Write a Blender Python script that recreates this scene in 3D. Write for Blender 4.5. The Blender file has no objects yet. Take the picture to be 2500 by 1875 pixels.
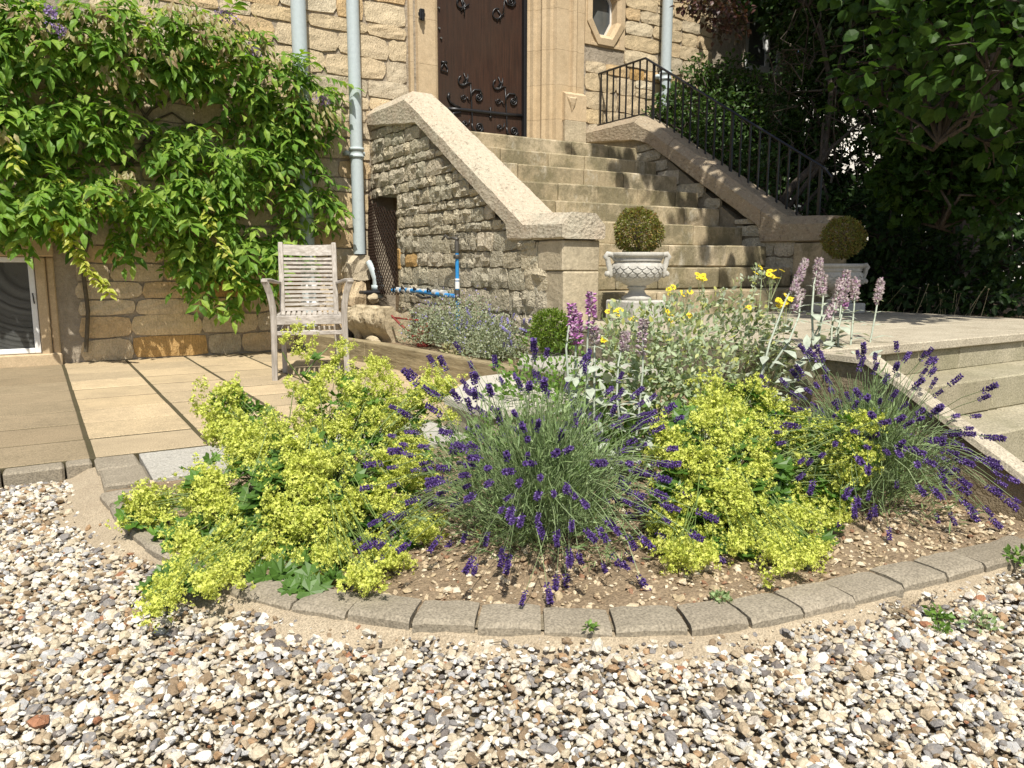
import bpy, math, random
import numpy as np
from mathutils import Vector, Matrix, Euler
rnd = random.Random(7); rng = np.random.default_rng(7)
S = bpy.context.scene; COL = S.collection
# ------------------------------------------------------------ camera, world, sun, exposure
FPX = 1878.0; CAMZ = 1.0
_a, _p, _r = math.radians(58.3), math.radians(-8.8), math.radians(0.1)
FW = np.array([math.cos(_a)*math.cos(_p), math.sin(_a)*math.cos(_p), math.sin(_p)])
_rt = np.array([math.sin(_a), -math.cos(_a), 0.0]); _up = np.cross(_rt, FW)
RT = _rt*math.cos(_r)+_up*math.sin(_r); UP = -_rt*math.sin(_r)+_up*math.cos(_r)
CAM = np.array([0.0, 0.0, CAMZ])
cd = bpy.data.cameras.new('camera'); cam = bpy.data.objects.new('camera', cd); COL.objects.link(cam)
cd.sensor_width = 36; cd.lens = FPX/2500*36; cd.clip_end = 500; cd.clip_start = 0.05
mw = Matrix.Identity(4)
for i in range(3):
    mw[i][0] = RT[i]; mw[i][1] = UP[i]; mw[i][2] = -FW[i]; mw[i][3] = CAM[i]
cam.matrix_world = mw; S.camera = cam
TOSUN = Vector((-0.27, -0.58, 1.0)).normalized()
w = bpy.data.worlds.new('World'); S.world = w; w.use_nodes = True
nt = w.node_tree; bg = nt.nodes['Background']; sky = nt.nodes.new('ShaderNodeTexSky')
sky.sky_type = 'NISHITA'; sky.sun_disc = False
sky.sun_elevation = math.asin(TOSUN.z); sky.sun_rotation = math.atan2(TOSUN.x, TOSUN.y)
sky.air_density = 1.0; sky.dust_density = 2.0; sky.ozone_density = 1.0
nt.links.new(sky.outputs[0], bg.inputs[0]); bg.inputs[1].default_value = 0.09
sl = bpy.data.lights.new('sun', 'SUN'); sl.energy = 4.8; sl.angle = math.radians(0.55); sl.color = (1, .955, .87)
so = bpy.data.objects.new('sun', sl); COL.objects.link(so)
so.rotation_euler = TOSUN.to_track_quat('Z', 'Y').to_euler()
S.view_settings.view_transform = 'Standard'; S.view_settings.look = 'None'
S.view_settings.gamma = 1; S.view_settings.use_curve_mapping = False; S.view_settings.exposure = 0.42

# ------------------------------------------------------------ pixel rays of the calibrated camera (2500 px wide) -> points on real planes
def ray(x, y): return RT*(x-1250)/FPX-UP*(y-937.5)/FPX+FW
def on_z(x, y, z): d = ray(x, y); return CAM+d*(z-CAM[2])/d[2]
def on_y(x, y, Y): d = ray(x, y); return CAM+d*Y/d[1]
def on_x(x, y, X): d = ray(x, y); return CAM+d*X/d[0]
def at_d(x, y, D): return CAM+ray(x, y)*D
def pix(P):
    v = np.asarray(P, float)-CAM; f = v@FW
    return 1250+FPX*(v@RT)/f, 937.5-FPX*(v@UP)/f, f
def inpoly(x, y, poly):
    c = False; n = len(poly); j = n-1
    for i in range(n):
        xi, yi = poly[i]; xj, yj = poly[j]
        if (yi > y) != (yj > y) and x < (xj-xi)*(y-yi)/(yj-yi)+xi: c = not c
        j = i
    return c
def samp(poly, n, r=rnd):
    xs = [p[0] for p in poly]; ys = [p[1] for p in poly]; out = []
    while len(out) < n:
        x = r.uniform(min(xs), max(xs)); y = r.uniform(min(ys), max(ys))
        if inpoly(x, y, poly): out.append((x, y))
    return out
# ------------------------------------------------------------ object helpers
WL = {}
def props(o, label=None, cat=None, group=None, kind=None):
    if label: o['label'] = label
    if cat: o['category'] = cat
    if group: o['group'] = group
    if kind: o['kind'] = kind
    return o
def link(o, loc=(0, 0, 0), parent=None, rot=None, scale=None):
    COL.objects.link(o); loc = Vector(loc)
    if parent is not None:
        o.parent = parent; o.location = loc-WL[parent.name]
    else: o.location = loc
    if rot is not None: o.rotation_euler = rot
    if scale is not None: o.scale = scale
    WL[o.name] = loc
    return o
def empty(name, loc, label=None, cat=None, group=None, kind=None, parent=None):
    o = bpy.data.objects.new(name, None); o.empty_display_size = .1
    link(o, loc, parent); return props(o, label, cat, group, kind)
def mk_mesh(name, V, F, mat, smooth=False, midx=None):
    V = np.asarray(V, np.float32).reshape(-1, 3); me = bpy.data.meshes.new(name)
    if isinstance(F, np.ndarray) and F.ndim == 2:
        k = F.shape[1]; n = len(F)
        me.vertices.add(len(V)); me.vertices.foreach_set('co', V.ravel())
        me.loops.add(n*k); me.loops.foreach_set('vertex_index', F.astype(np.int32).ravel())
        me.polygons.add(n); me.polygons.foreach_set('loop_start', np.arange(0, n*k, k, dtype=np.int32))
        me.polygons.foreach_set('loop_total', np.full(n, k, np.int32)); me.update(calc_edges=True)
    else:
        me.from_pydata([tuple(map(float, v)) for v in V], [], [tuple(f) for f in F])
    for m in (mat if isinstance(mat, (list, tuple)) else [mat]): me.materials.append(m)
    if midx is not None: me.polygons.foreach_set('material_index', np.asarray(midx, np.int32))
    sm_f = np.full(len(me.polygons), bool(smooth))
    if smooth and not isinstance(F, np.ndarray): sm_f &= np.array([len(f) <= 4 for f in F])
    me.polygons.foreach_set('use_smooth', sm_f)
    return me
def obj(name, me, loc=(0, 0, 0), parent=None, rot=None, scale=None, **kw):
    return props(link(bpy.data.objects.new(name, me), loc, parent, rot, scale), **kw)
def wobj(name, V, F, mat, parent=None, smooth=False, midx=None, **kw):
    """mesh given in world coordinates, origin put at its middle bottom"""
    V = np.asarray(V, float).reshape(-1, 3); o = np.array([(V[:, 0].min()+V[:, 0].max())/2, (V[:, 1].min()+V[:, 1].max())/2, V[:, 2].min()])
    return obj(name, mk_mesh(name, V-o, F, mat, smooth, midx), o, parent, **kw)
class MB:
    def __init__(s): s.V = []; s.F = []; s.M = []; s.n = 0
    def add(s, V, F, m=0):
        V = np.asarray(V, float).reshape(-1, 3); s.V.append(V)
        for f in F: s.F.append(tuple(int(i)+s.n for i in f)); s.M.append(m)
        s.n += len(V); return s
    def box(s, a, b, ch=0.0, m=0, jit=0):
        V, F = cbox(a, b, ch, jit); return s.add(V, F, m)
    def tube(s, pts, r, k=8, m=0, cap=True):
        V, F = tube(pts, r, k, cap); return s.add(V, F, m)
    def lathe(s, prof, c, k=24, m=0):
        V = []; F = []
        for (r, z) in prof:
            for i in range(k):
                a = 2*math.pi*i/k; V.append((c[0]+r*math.cos(a), c[1]+r*math.sin(a), c[2]+z))
        for j in range(len(prof)-1):
            for i in range(k): F.append((j*k+i, j*k+(i+1) % k, (j+1)*k+(i+1) % k, (j+1)*k+i))
        return s.add(V, F, m)
    def build(s, name, mat, parent=None, smooth=False, **kw):
        return wobj(name, np.concatenate(s.V), s.F, mat, parent, smooth, s.M, **kw)
def cbox(a, b, ch=0.0, jit=0):
    a = np.minimum(np.array(a, float), b2 := np.array(b, float)) if False else np.array(a, float); b = np.array(b, float)
    lo = np.minimum(a, b); hi = np.maximum(a, b)
    if ch <= 0:
        V = np.array([[(lo, hi)[i][0], (lo, hi)[j][1], (lo, hi)[k][2]] for i in (0, 1) for j in (0, 1) for k in (0, 1)])
        F = [(0, 1, 3, 2), (4, 6, 7, 5), (0, 4, 5, 1), (2, 3, 7, 6), (0, 2, 6, 4), (1, 5, 7, 3)]
    else:
        V = []; 
        for i in (0, 1):
            for j in (0, 1):
                for k in (0, 1):
                    P = [(lo, hi)[i][0], (lo, hi)[j][1], (lo, hi)[k][2]]
                    q = [P[0]+(ch if i == 0 else -ch), P[1]+(ch if j == 0 else -ch), P[2]+(ch if k == 0 else -ch)]
                    V += [(P[0], q[1], q[2]), (q[0], P[1], q[2]), (q[0], q[1], P[2])]
        V = np.array(V); I = lambda i, j, k, c: (i*4+j*2+k)*3+c
        F = [(I(0,0,0,0), I(0,0,1,0), I(0,1,1,0), I(0,1,0,0)), (I(1,0,0,0), I(1,1,0,0), I(1,1,1,0), I(1,0,1,0)),
             (I(0,0,0,1), I(1,0,0,1), I(1,0,1,1), I(0,0,1,1)), (I(0,1,0,1), I(0,1,1,1), I(1,1,1,1), I(1,1,0,1)),
             (I(0,0,0,2), I(0,1,0,2), I(1,1,0,2), I(1,0,0,2)), (I(0,0,1,2), I(1,0,1,2), I(1,1,1,2), I(0,1,1,2))]
        for j in (0, 1):
            for k in (0, 1): F.append((I(0,j,k,1), I(1,j,k,1), I(1,j,k,2), I(0,j,k,2)))
        for i in (0, 1):
            for k in (0, 1): F.append((I(i,0,k,0), I(i,1,k,0), I(i,1,k,2), I(i,0,k,2)))
        for i in (0, 1):
            for j in (0, 1): F.append((I(i,j,0,0), I(i,j,1,0), I(i,j,1,1), I(i,j,0,1)))
        for i in (0, 1):
            for j in (0, 1):
                for k in (0, 1): F.append((I(i,j,k,0), I(i,j,k,1), I(i,j,k,2)))
        c = (lo+hi)/2; out = []
        for f in F:     # orient outward
            p = V[list(f)]; nn = np.cross(p[1]-p[0], p[2]-p[0])
            out.append(f if nn@(p.mean(0)-c) > 0 else f[::-1])
        F = out
    if jit:
        V = V+rng.uniform(-jit, jit, V.shape)
    return V, F
def tube(pts, r, k=8, cap=True):
    P = np.array(pts, float); n = len(P); R = np.full(n, r) if np.isscalar(r) else np.array(r, float)
    V = []; prev = None
    for i in range(n):
        t = P[min(i+1, n-1)]-P[max(i-1, 0)]; t = t/(np.linalg.norm(t)+1e-12)
        if prev is None:
            a = np.array([0, 0, 1.0]) if abs(t[2]) < .9 else np.array([1.0, 0, 0]); u = np.cross(t, a)
        else: u = prev-t*(prev@t)
        u = u/(np.linalg.norm(u)+1e-12); v = np.cross(t, u); prev = u
        for j in range(k):
            an = 2*math.pi*j/k; V.append(P[i]+R[i]*(math.cos(an)*u+math.sin(an)*v))
    F = [(i*k+j, i*k+(j+1) % k, (i+1)*k+(j+1) % k, (i+1)*k+j) for i in range(n-1) for j in range(k)]
    if cap:
        m_ = len(V)
        if k >= 10: V += V[:k]+V[(n-1)*k:n*k]; F += [tuple(m_+j for j in range(k))[::-1], tuple(m_+k+j for j in range(k))]
        else: F += [tuple(range(k))[::-1], tuple((n-1)*k+j for j in range(k))]
    return np.array(V), F
# batches of small triangulated templates
def tri(F):
    out = []
    for f in F:
        for i in range(1, len(f)-1): out.append((f[0], f[i], f[i+1]))
    return np.array(out, np.int64)
def frames(d, n):
    d = d/np.linalg.norm(d, axis=1, keepdims=True); x = np.cross(d, n); x = x/(np.linalg.norm(x, axis=1, keepdims=True)+1e-9)
    z = np.cross(x, d); return np.stack([x, d, z], axis=2)         # columns x, y(along), z(normal)
def batch(tv, tf, R, T, s):
    s = np.asarray(s, float).reshape(-1, 1, 1) if np.ndim(s) < 2 else np.asarray(s, float)[:, None, :]
    V = (tv[None]*s)@np.transpose(R, (0, 2, 1))+T[:, None, :]
    k, n = V.shape[:2]; F = tf[None]+(np.arange(k)*n)[:, None, None]
    return V.reshape(-1, 3), F.reshape(-1, 3)
def join(parts):
    V = []; F = []; n = 0
    for v, f in parts: V.append(v); F.append(f+n); n += len(v)
    return np.concatenate(V), np.concatenate(F)
def rdir(n, r=rng):
    v = r.normal(size=(n, 3)); return v/np.linalg.norm(v, axis=1, keepdims=True)
def lance(wd=.22, fold=.06, curl=.15, pk=.38):
    V = [(0,0,0), (-wd,pk,fold), (0,pk,.02), (wd,pk,fold), (-wd*.62,pk+.32,fold-curl*.4), (0,pk+.32,-curl*.35), (wd*.62,pk+.32,fold-curl*.4), (0,1,-curl)]
    return np.array(V, float), tri([(0,2,1), (0,3,2), (1,2,5,4), (2,3,6,5), (4,5,7), (5,6,7)])
def lobed(lobes=7, depth=.25, cup=.15, teeth=True):
    V = [(0, 0, 0)]; n = lobes*2+1; span = math.radians(320); pts = []
    for i in range(n):
        a = -span/2+span*i/(n-1)+math.pi/2
        r = .5*(1 if i % 2 else 1-depth); pts.append((r*math.cos(a), r*math.sin(a)+.0, cup*r*(1.5 if i % 2 else .6)))
    V += pts; F = [(0, i, i+1) for i in range(1, n)]
    return np.array(V, float), np.array(F)
def round_leaf():
    pts = [(0,0,0), (-.3,.12,.04), (-.46,.42,.07), (-.34,.74,.02), (0,1.02,-.12), (.34,.74,.02), (.46,.42,.07), (.3,.12,.04), (0,.5,.0)]
    return np.array(pts, float), np.array([(8,i,i+1) for i in range(0, 7)]+[(8,7,0)])
# ------------------------------------------------------------ materials
class M:
    def __init__(s, name, rough=.8, spec=.3):
        s.m = bpy.data.materials.new(name); s.m.use_nodes = True; s.t = s.m.node_tree; s.t.nodes.clear()
        s.out = s.t.nodes.new('ShaderNodeOutputMaterial'); s.b = s.t.nodes.new('ShaderNodeBsdfPrincipled')
        s.t.links.new(s.b.outputs[0], s.out.inputs[0]); s.b.inputs['Roughness'].default_value = rough
        s.b.inputs['Specular IOR Level'].default_value = spec; s.geo = None
    def n(s, ty, **kw):
        nd = s.t.nodes.new(ty)
        for k, v in kw.items():
            if k.startswith('i_'):
                key = k[2:]; key = int(key) if key.isdigit() else key.replace('_', ' ')
                inp = nd.inputs[key]
                if hasattr(v, 'links') or isinstance(v, bpy.types.NodeSocket): s.t.links.new(v, inp)
                else: inp.default_value = v
            else: setattr(nd, k, v)
        return nd
    def coord(s, kind='world', rnd_off=True):
        if kind == 'world': return s.n('ShaderNodeNewGeometry').outputs['Position']
        c = s.n('ShaderNodeTexCoord').outputs['Object']
        oi = s.n('ShaderNodeObjectInfo')
        mu = s.n('ShaderNodeMath', operation='MULTIPLY', i_0=oi.outputs['Random'], i_1=57.0)
        return s.n('ShaderNodeVectorMath', operation='ADD', i_0=oi.outputs['Location'], i_1=c).outputs[0]
    def noise(s, vec, scale, detail=4, rough=.6, stretch=None):
        if stretch: vec = s.n('ShaderNodeVectorMath', operation='MULTIPLY', i_0=vec, i_1=stretch).outputs[0]
        return s.n('ShaderNodeTexNoise', i_Vector=vec, i_Scale=scale, i_Detail=detail, i_Roughness=rough).outputs[0]
    def ramp(s, fac, stops, interp='LINEAR'):
        r = s.n('ShaderNodeValToRGB', i_0=fac); cr = r.color_ramp; cr.interpolation = interp
        while len(cr.elements) < len(stops): cr.elements.new(.5)
        for e, (p, c) in zip(cr.elements, stops):
            e.position = p; e.color = (c, c, c, 1) if np.isscalar(c) else (*c, 1)
        return r.outputs[0]
    def mix(s, fac, a, b, mode='MIX'):
        nd = s.n('ShaderNodeMix', data_type='RGBA', blend_type=mode)
        for inp, v in ((nd.inputs[0], fac), (nd.inputs[6], a), (nd.inputs[7], b)):
            if isinstance(v, bpy.types.NodeSocket): s.t.links.new(v, inp)
            elif np.isscalar(v): inp.default_value = v if inp.type == 'VALUE' else (v, v, v, 1)
            else: inp.default_value = (*v, 1)
        return nd.outputs[2]
    def color(s, c):
        if isinstance(c, bpy.types.NodeSocket): s.t.links.new(c, s.b.inputs['Base Color'])
        else: s.b.inputs['Base Color'].default_value = (*c, 1)
        return s
    def bump(s, hs, dist=.01, strength=1.0):
        prev = None
        for h, d in (hs if isinstance(hs, list) else [(hs, dist)]):
            b = s.n('ShaderNodeBump', i_Height=h, i_Distance=d, i_Strength=strength)
            if prev: s.t.links.new(prev, b.inputs['Normal'])
            prev = b.outputs[0]
        s.t.links.new(prev, s.b.inputs['Normal']); return s
def stone_mat(name, cols, vecscale=1, bump=.012, tool=True, patina=(.16, .13, .08), pat=.35, rough=.9, per='Random', fine=60, spread=True, grade=.75):
    m = M(name, rough, .15); v = m.coord('world')
    oi = m.n('ShaderNodeObjectInfo').outputs['Random']
    st = [(i/(len(cols)-1), c) for i, c in enumerate(cols)] if len(cols) > 1 else [(0, cols[0]), (1, cols[0])]
    base = m.ramp(oi, st)
    n1 = m.noise(v, 5*vecscale, 5, .65); n2 = m.noise(v, fine, 3, .7); n3 = m.noise(v, 17*vecscale, 4, .7)
    c = m.mix(m.ramp(n1, [(.35, 0), (.7, pat)]), base, patina)
    c = m.mix(1.0, c, m.ramp(n3, [(.25, grade), (.75, 1.14)]), 'MULTIPLY')
    c = m.mix(1.0, c, m.ramp(n2, [(.3, .82), (.7, 1.12)]), 'MULTIPLY')
    m.color(c); hs = [(n3, bump*1.6), (n2, bump*.45)]
    if tool:
        wv = m.n('ShaderNodeTexWave', i_Vector=m.n('ShaderNodeVectorMath', operation='ADD', i_0=v, i_1=m.n('ShaderNodeVectorMath', operation='SCALE', i_0=m.n('ShaderNodeCombineXYZ', i_0=oi, i_1=oi, i_2=oi).outputs[0], i_Scale=3.0).outputs[0]).outputs[0],
                 i_Scale=11.0, i_Distortion=9.0, i_Detail=3.0, i_Detail_Scale=2.2).outputs[1]
        hs.append((wv, bump*.4))
    m.bump(hs); return m.m
def leaf_mat(name, cols, trans=.3, rough=.45, under=None, island=True, spec=.4, tmul=1.5):
    m = M(name, rough, spec)
    r = m.n('ShaderNodeNewGeometry').outputs['Random Per Island'] if island else m.n('ShaderNodeObjectInfo').outputs['Random']
    c = m.ramp(r, [(i/(len(cols)-1), k) for i, k in enumerate(cols)])
    if island == 'both':
        c = m.mix(1, c, m.ramp(m.n('ShaderNodeObjectInfo').outputs['Random'], [(0, .8), (1, 1.2)]), 'MULTIPLY')
    v = m.coord(); c = m.mix(1, c, m.ramp(m.noise(v, 45, 2), [(.3, .8), (.7, 1.15)]), 'MULTIPLY')
    if under is not None: c = m.mix(m.n('ShaderNodeNewGeometry').outputs['Backfacing'], c, under)
    m.color(c)
    tr = m.n('ShaderNodeBsdfTranslucent', i_0=m.mix(1, c, (tmul*.95, tmul*1.05, tmul*.45), 'MULTIPLY'))
    mx = m.n('ShaderNodeMixShader', i_0=trans, i_1=m.b.outputs[0], i_2=tr.outputs[0])
    m.t.links.new(mx.outputs[0], m.out.inputs[0]); return m.m
def plain(name, c, rough=.6, spec=.4, metal=0, var=.15, bump=.0, scale=30):
    m = M(name, rough, spec); v = m.coord(); n = m.noise(v, scale, 4)
    m.color(m.mix(1, c, m.ramp(n, [(.3, 1-var), (.7, 1+var)]), 'MULTIPLY')); m.b.inputs['Metallic'].default_value = metal
    if bump: m.bump(n, bump)
    return m.m
def wood_mat(name, c1, c2, axis, scale=14, bump=.003, rough=.8):
    m = M(name, rough, .2); v = m.coord('obj'); st = [9, 9, 9]; st[axis] = .8
    n = m.noise(v, scale, 5, .7, tuple(k/3 for k in st)); n2 = m.noise(v, 3, 3)
    c = m.ramp(n, [(.3, c2), (.62, c1)]); c = m.mix(1, c, m.ramp(n2, [(.3, .8), (.7, 1.2)]), 'MULTIPLY')
    m.color(c); m.bump(n, bump); return m.m
MT = {}
MT['facade'] = stone_mat('cream_limestone', [(.62,.49,.30), (.57,.46,.30), (.67,.55,.37), (.60,.43,.23), (.62,.51,.35), (.51,.44,.32), (.64,.49,.28), (.66,.57,.41)], bump=.006, pat=.35, patina=(.36,.29,.20))
MT['rubble'] = stone_mat('grey_gold_rubble', [(.56,.49,.35), (.46,.42,.32), (.64,.55,.38), (.50,.46,.34), (.60,.53,.40), (.66,.57,.42)], bump=.014, pat=.45, patina=(.30,.26,.18), vecscale=1.6)
MT['orange'] = stone_mat('orange_ironstone', [(.54,.33,.12), (.56,.36,.15)], bump=.008)
MT['ashlar'] = stone_mat('pale_ashlar', [(.52,.40,.25), (.55,.43,.28), (.49,.38,.24)], bump=.002, tool=False, pat=.35, patina=(.34,.24,.13), fine=90, grade=.9)
MT['pillar'] = stone_mat('pale_pillar_stone', [(.55,.47,.33), (.50,.42,.29)], bump=.005, tool=False, pat=.3)
MT['mortar'] = stone_mat('lime_mortar', [(.40,.34,.26), (.40,.34,.26)], bump=.012, tool=False, fine=120)
MT['mortar2'] = stone_mat('dull_mortar', [(.28,.24,.17), (.28,.24,.17)], bump=.012, tool=False, fine=120)
def step_mat():
    m = M('weathered_step_stone', .92, .12); v = m.coord(); oi = m.n('ShaderNodeObjectInfo').outputs['Random']
    c = m.ramp(oi, [(0, (.40,.33,.21)), (.4, (.50,.41,.27)), (.7, (.36,.29,.18)), (1, (.53,.44,.30))])
    n1 = m.noise(v, 2.6, 6, .7); n2 = m.noise(v, 22, 4, .7, (1, 1, .4)); n3 = m.noise(v, 90, 3, .7); n4 = m.noise(v, 4.5, 5, .7, (1, 1, .5))
    c = m.mix(m.ramp(n1, [(.42, 0), (.55, .85)]), c, (.19,.165,.10))
    c = m.mix(m.ramp(n4, [(.58, 0), (.7, .65)]), c, (.56,.52,.42))
    c = m.mix(m.ramp(n2, [(.5, 0), (.72, .45)]), c, (.20,.17,.08))
    c = m.mix(1, c, m.ramp(n3, [(.3, .8), (.7, 1.15)]), 'MULTIPLY')
    m.color(c); m.bump([(n2, .012), (n3, .004)]); return m.m
MT['step'] = step_mat()
def coping_mat(name, base, pink):
    m = M(name, .9, .12); v = m.coord()
    vo = m.n('ShaderNodeTexVoronoi', i_Vector=m.n('ShaderNodeVectorMath', operation='MULTIPLY', i_0=v, i_1=(1, .55, 1)).outputs[0], i_Scale=38.0).outputs[0]
    n1 = m.noise(v, 4, 5, .7); n2 = m.noise(v, 26, 5, .75); n3 = m.noise(v, 110, 3)
    c = m.mix(m.ramp(n1, [(.35, 0), (.65, 1)]), base, pink)
    c = m.mix(m.ramp(n2, [(.56, 0), (.64, .7)]), c, (.17,.13,.09))
    c = m.mix(m.ramp(n2, [(.3, .55), (.42, 0)]), c, (.66,.60,.48))
    c = m.mix(1, c, m.ramp(n3, [(.3, .8), (.7, 1.15)]), 'MULTIPLY')
    m.color(c); m.bump([(n2, .012), (vo, .006), (n3, .003)]); return m.m
MT['coping'] = coping_mat('lichened_coping', (.50,.45,.34), (.52,.43,.32))
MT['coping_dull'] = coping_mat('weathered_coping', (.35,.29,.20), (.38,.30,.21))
def paving(name, cols, fine=170, dark=(.16,.13,.08), b=.0016):
    m = M(name, .9, .15); v = m.coord(); oi = m.n('ShaderNodeObjectInfo').outputs['Random']
    c = m.ramp(oi, [(i/(len(cols)-1), k) for i, k in enumerate(cols)])
    n1 = m.noise(v, 3.2, 5, .7); n2 = m.noise(v, fine, 2, .6); n3 = m.noise(v, 12, 5, .7, (1, 2.5, 1))
    c = m.mix(m.ramp(n1, [(.42, 0), (.75, .55)]), c, dark); c = m.mix(m.ramp(n3, [(.5, 0), (.8, .4)]), c, dark)
    c = m.mix(1, c, m.ramp(n2, [(.3, .62), (.7, 1.3)]), 'MULTIPLY')
    m.color(c); m.bump([(n2, b), (n3, .003)]); return m.m
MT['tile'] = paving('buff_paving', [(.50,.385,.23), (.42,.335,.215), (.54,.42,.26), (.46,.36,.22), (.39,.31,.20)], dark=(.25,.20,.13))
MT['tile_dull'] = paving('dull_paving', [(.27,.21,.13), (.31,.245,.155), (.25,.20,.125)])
MT['slab'] = paving('grey_slab', [(.40,.38,.33), (.46,.44,.39)], fine=140, dark=(.30,.28,.23))
MT['slab_pale'] = paving('pale_slab', [(.50,.47,.40), (.54,.51,.44)], fine=140, dark=(.42,.39,.31))
MT['kerb'] = paving('kerb_stone', [(.25,.215,.16), (.30,.26,.195), (.27,.235,.175), (.33,.285,.215)], fine=150, dark=(.16,.135,.095))
MT['terrace'] = paving('terrace_stone', [(.40,.35,.265), (.45,.40,.30), (.42,.37,.28)], fine=120, dark=(.24,.20,.14))
MT['risers'] = paving('riser_stone', [(.34,.30,.21), (.40,.36,.26), (.30,.27,.18)], fine=120, dark=(.17,.16,.09))
MT['sand'] = paving('beige_sand', [(.40,.33,.23), (.40,.33,.23)], fine=200, dark=(.26,.20,.13), b=.004)
MT['base_gravel'] = paving('gravel_bed', [(.22,.18,.12), (.22,.18,.12)], fine=120, dark=(.12,.10,.07), b=.006)
MT['soil'] = paving('stony_soil', [(.26,.195,.125), (.26,.195,.125)], fine=110, dark=(.10,.07,.04), b=.007)
MT['pipe'] = plain('grey_painted_pipe', (.44,.50,.51), .45, .4, var=.06)
MT['iron'] = plain('black_iron', (.012,.012,.013), .38, .5, var=.2, bump=.001)
MT['meshwire'] = plain('dark_wire', (.03,.018,.012), .8, .1)
MT['white'] = plain('white_paint', (.74,.74,.72), .4, .4, var=.05)
MT['urn'] = stone_mat('cast_stone', [(.50,.48,.43), (.50,.48,.43)], bump=.002, tool=False, pat=.45, patina=(.34,.32,.25), fine=140)
MT['trough'] = stone_mat('carved_trough', [(.55,.46,.31), (.55,.46,.31)], bump=.008, tool=False, pat=.6, patina=(.26,.2,.12))
MT['blue'] = plain('blue_pipe', (.03,.24,.55), .4, .4, var=.1)
MT['foam'] = plain('grey_lagging', (.5,.5,.48), .6, var=.2)
MT['black_plastic'] = plain('black_plastic', (.02,.02,.022), .45, .4)
MT['red'] = plain('red_tin', (.22,.045,.035), .5, .4, var=.25)
MT['teak'] = wood_mat('silvered_teak', (.50,.46,.41), (.25,.22,.18), 0, 22)
MT['teak_v'] = wood_mat('silvered_teak_upright', (.46,.42,.37), (.24,.21,.17), 2, 22)
MT['sleeper'] = wood_mat('oak_sleeper', (.34,.28,.17), (.17,.135,.075), 1, 10, .008)
MT['bark'] = wood_mat('bark', (.10,.08,.06), (.04,.032,.025), 2, 14, .02)
MT['twig'] = plain('twig', (.10,.08,.05), .8, var=.3)
def door_mat():
    m = M('dark_oak', .5, .35); v = m.coord(); n = m.noise(v, 9, 6, .7, (6, 6, .35)); n2 = m.noise(v, 1.3, 3)
    c = m.ramp(n, [(.3, (.020,.010,.006)), (.7, (.060,.027,.015))]); c = m.mix(m.ramp(n2, [(.4, 0), (.8, .6)]), c, (.045,.032,.022))
    m.color(c); m.bump(n, .002); return m.m
MT['door'] = door_mat()
def glass_mat():
    m = M('window_glass', .06, .6); v = m.coord(); n = m.noise(v, 5, 2); n2 = m.noise(v, 60, 1, .5, (1, 1, .05))
    m.color(m.ramp(n, [(.3, (.09,.095,.09)), (.7, (.13,.135,.13))])); return m.m
MT['glass'] = glass_mat()
def pebble_mat(name, stops, var=.25):
    m = M(name, .75, .25); r = m.n('ShaderNodeNewGeometry').outputs['Random Per Island']; v = m.coord()
    c = m.ramp(r, stops, 'CONSTANT')
    n = m.noise(v, 55, 4, .7); n2 = m.noise(v, 150, 3, .6)
    c = m.mix(m.ramp(n, [(.55, 0), (.68, .5)]), c, (.38,.30,.20)); c = m.mix(m.ramp(n, [(.28, .6), (.4, 0)]), c, (.70,.66,.57))
    c = m.mix(1, c, m.ramp(n2, [(.3, .8), (.7, 1.15)]), 'MULTIPLY')
    m.color(c); m.bump([(n, .006), (n2, .002)]); return m.m
MT['pebble'] = pebble_mat('flint_pebbles', [(0, (.58,.53,.43)), (.14, (.48,.41,.29)), (.26, (.66,.63,.56)), (.35, (.37,.29,.19)), (.45, (.53,.46,.34)), (.54, (.23,.165,.10)), (.62, (.21,.195,.18)),
                              (.70, (.38,.37,.35)), (.775, (.34,.22,.12)), (.81, (.70,.66,.57)), (.90, (.15,.13,.115)), (.935, (.32,.15,.08)), (.945, (.45,.40,.33))])
MT['soilstone'] = pebble_mat('soil_stones', [(0, (.42,.33,.2)), (.2, (.54,.44,.29)), (.4, (.32,.23,.14)), (.6, (.46,.36,.23)), (.8, (.60,.52,.38)), (.93, (.26,.14,.08))])
# ============================================================ GROUND, GRAVEL, KERB, PATIO
def gz(x, y): return np.clip(.004+.012*np.asarray(y, float), 0, .055)
KT = lambda y: .05+.019*y                                 # top of the curved kerb
kpx = [(a_, b_-(7 if a_ < 300 else 13 if a_ < 900 else 17)) for a_, b_ in [(243,1210),(280,1260),(330,1318),(400,1370),(510,1420),(560,1445),(700,1480),(836,1505),(1000,1530),(1180,1540),(1350,1545),(1520,1545),(1680,1545),(1840,1530),(1975,1502),(2088,1474),(2180,1450),(2270,1427),(2400,1396),(2490,1372),(2580,1340)]]
KP = []
for p in kpx:
    z = .08
    for _ in range(4): P = on_z(p[0], p[1], z); z = KT(P[1])
    KP.append(P)
KP = np.array(KP)
def smooth_path(P, n):
    P = np.array(P); 
    for _ in range(2):
        Q = [P[0]]
        for a, b in zip(P[:-1], P[1:]): Q += [a*.75+b*.25, a*.25+b*.75]
        Q.append(P[-1]); P = np.array(Q)
    d = np.r_[0, np.cumsum(np.linalg.norm(np.diff(P, axis=0), axis=1))]
    t = np.linspace(0, d[-1], n); return np.stack([np.interp(t, d, P[:, i]) for i in range(3)], 1), d[-1]
KS, KLEN = smooth_path(KP, 400)
def kdist(x, y):
    d = (KS[None, :, 0]-np.asarray(x)[:, None])**2+(KS[None, :, 1]-np.asarray(y)[:, None])**2
    return np.sqrt(d.min(1))
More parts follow.
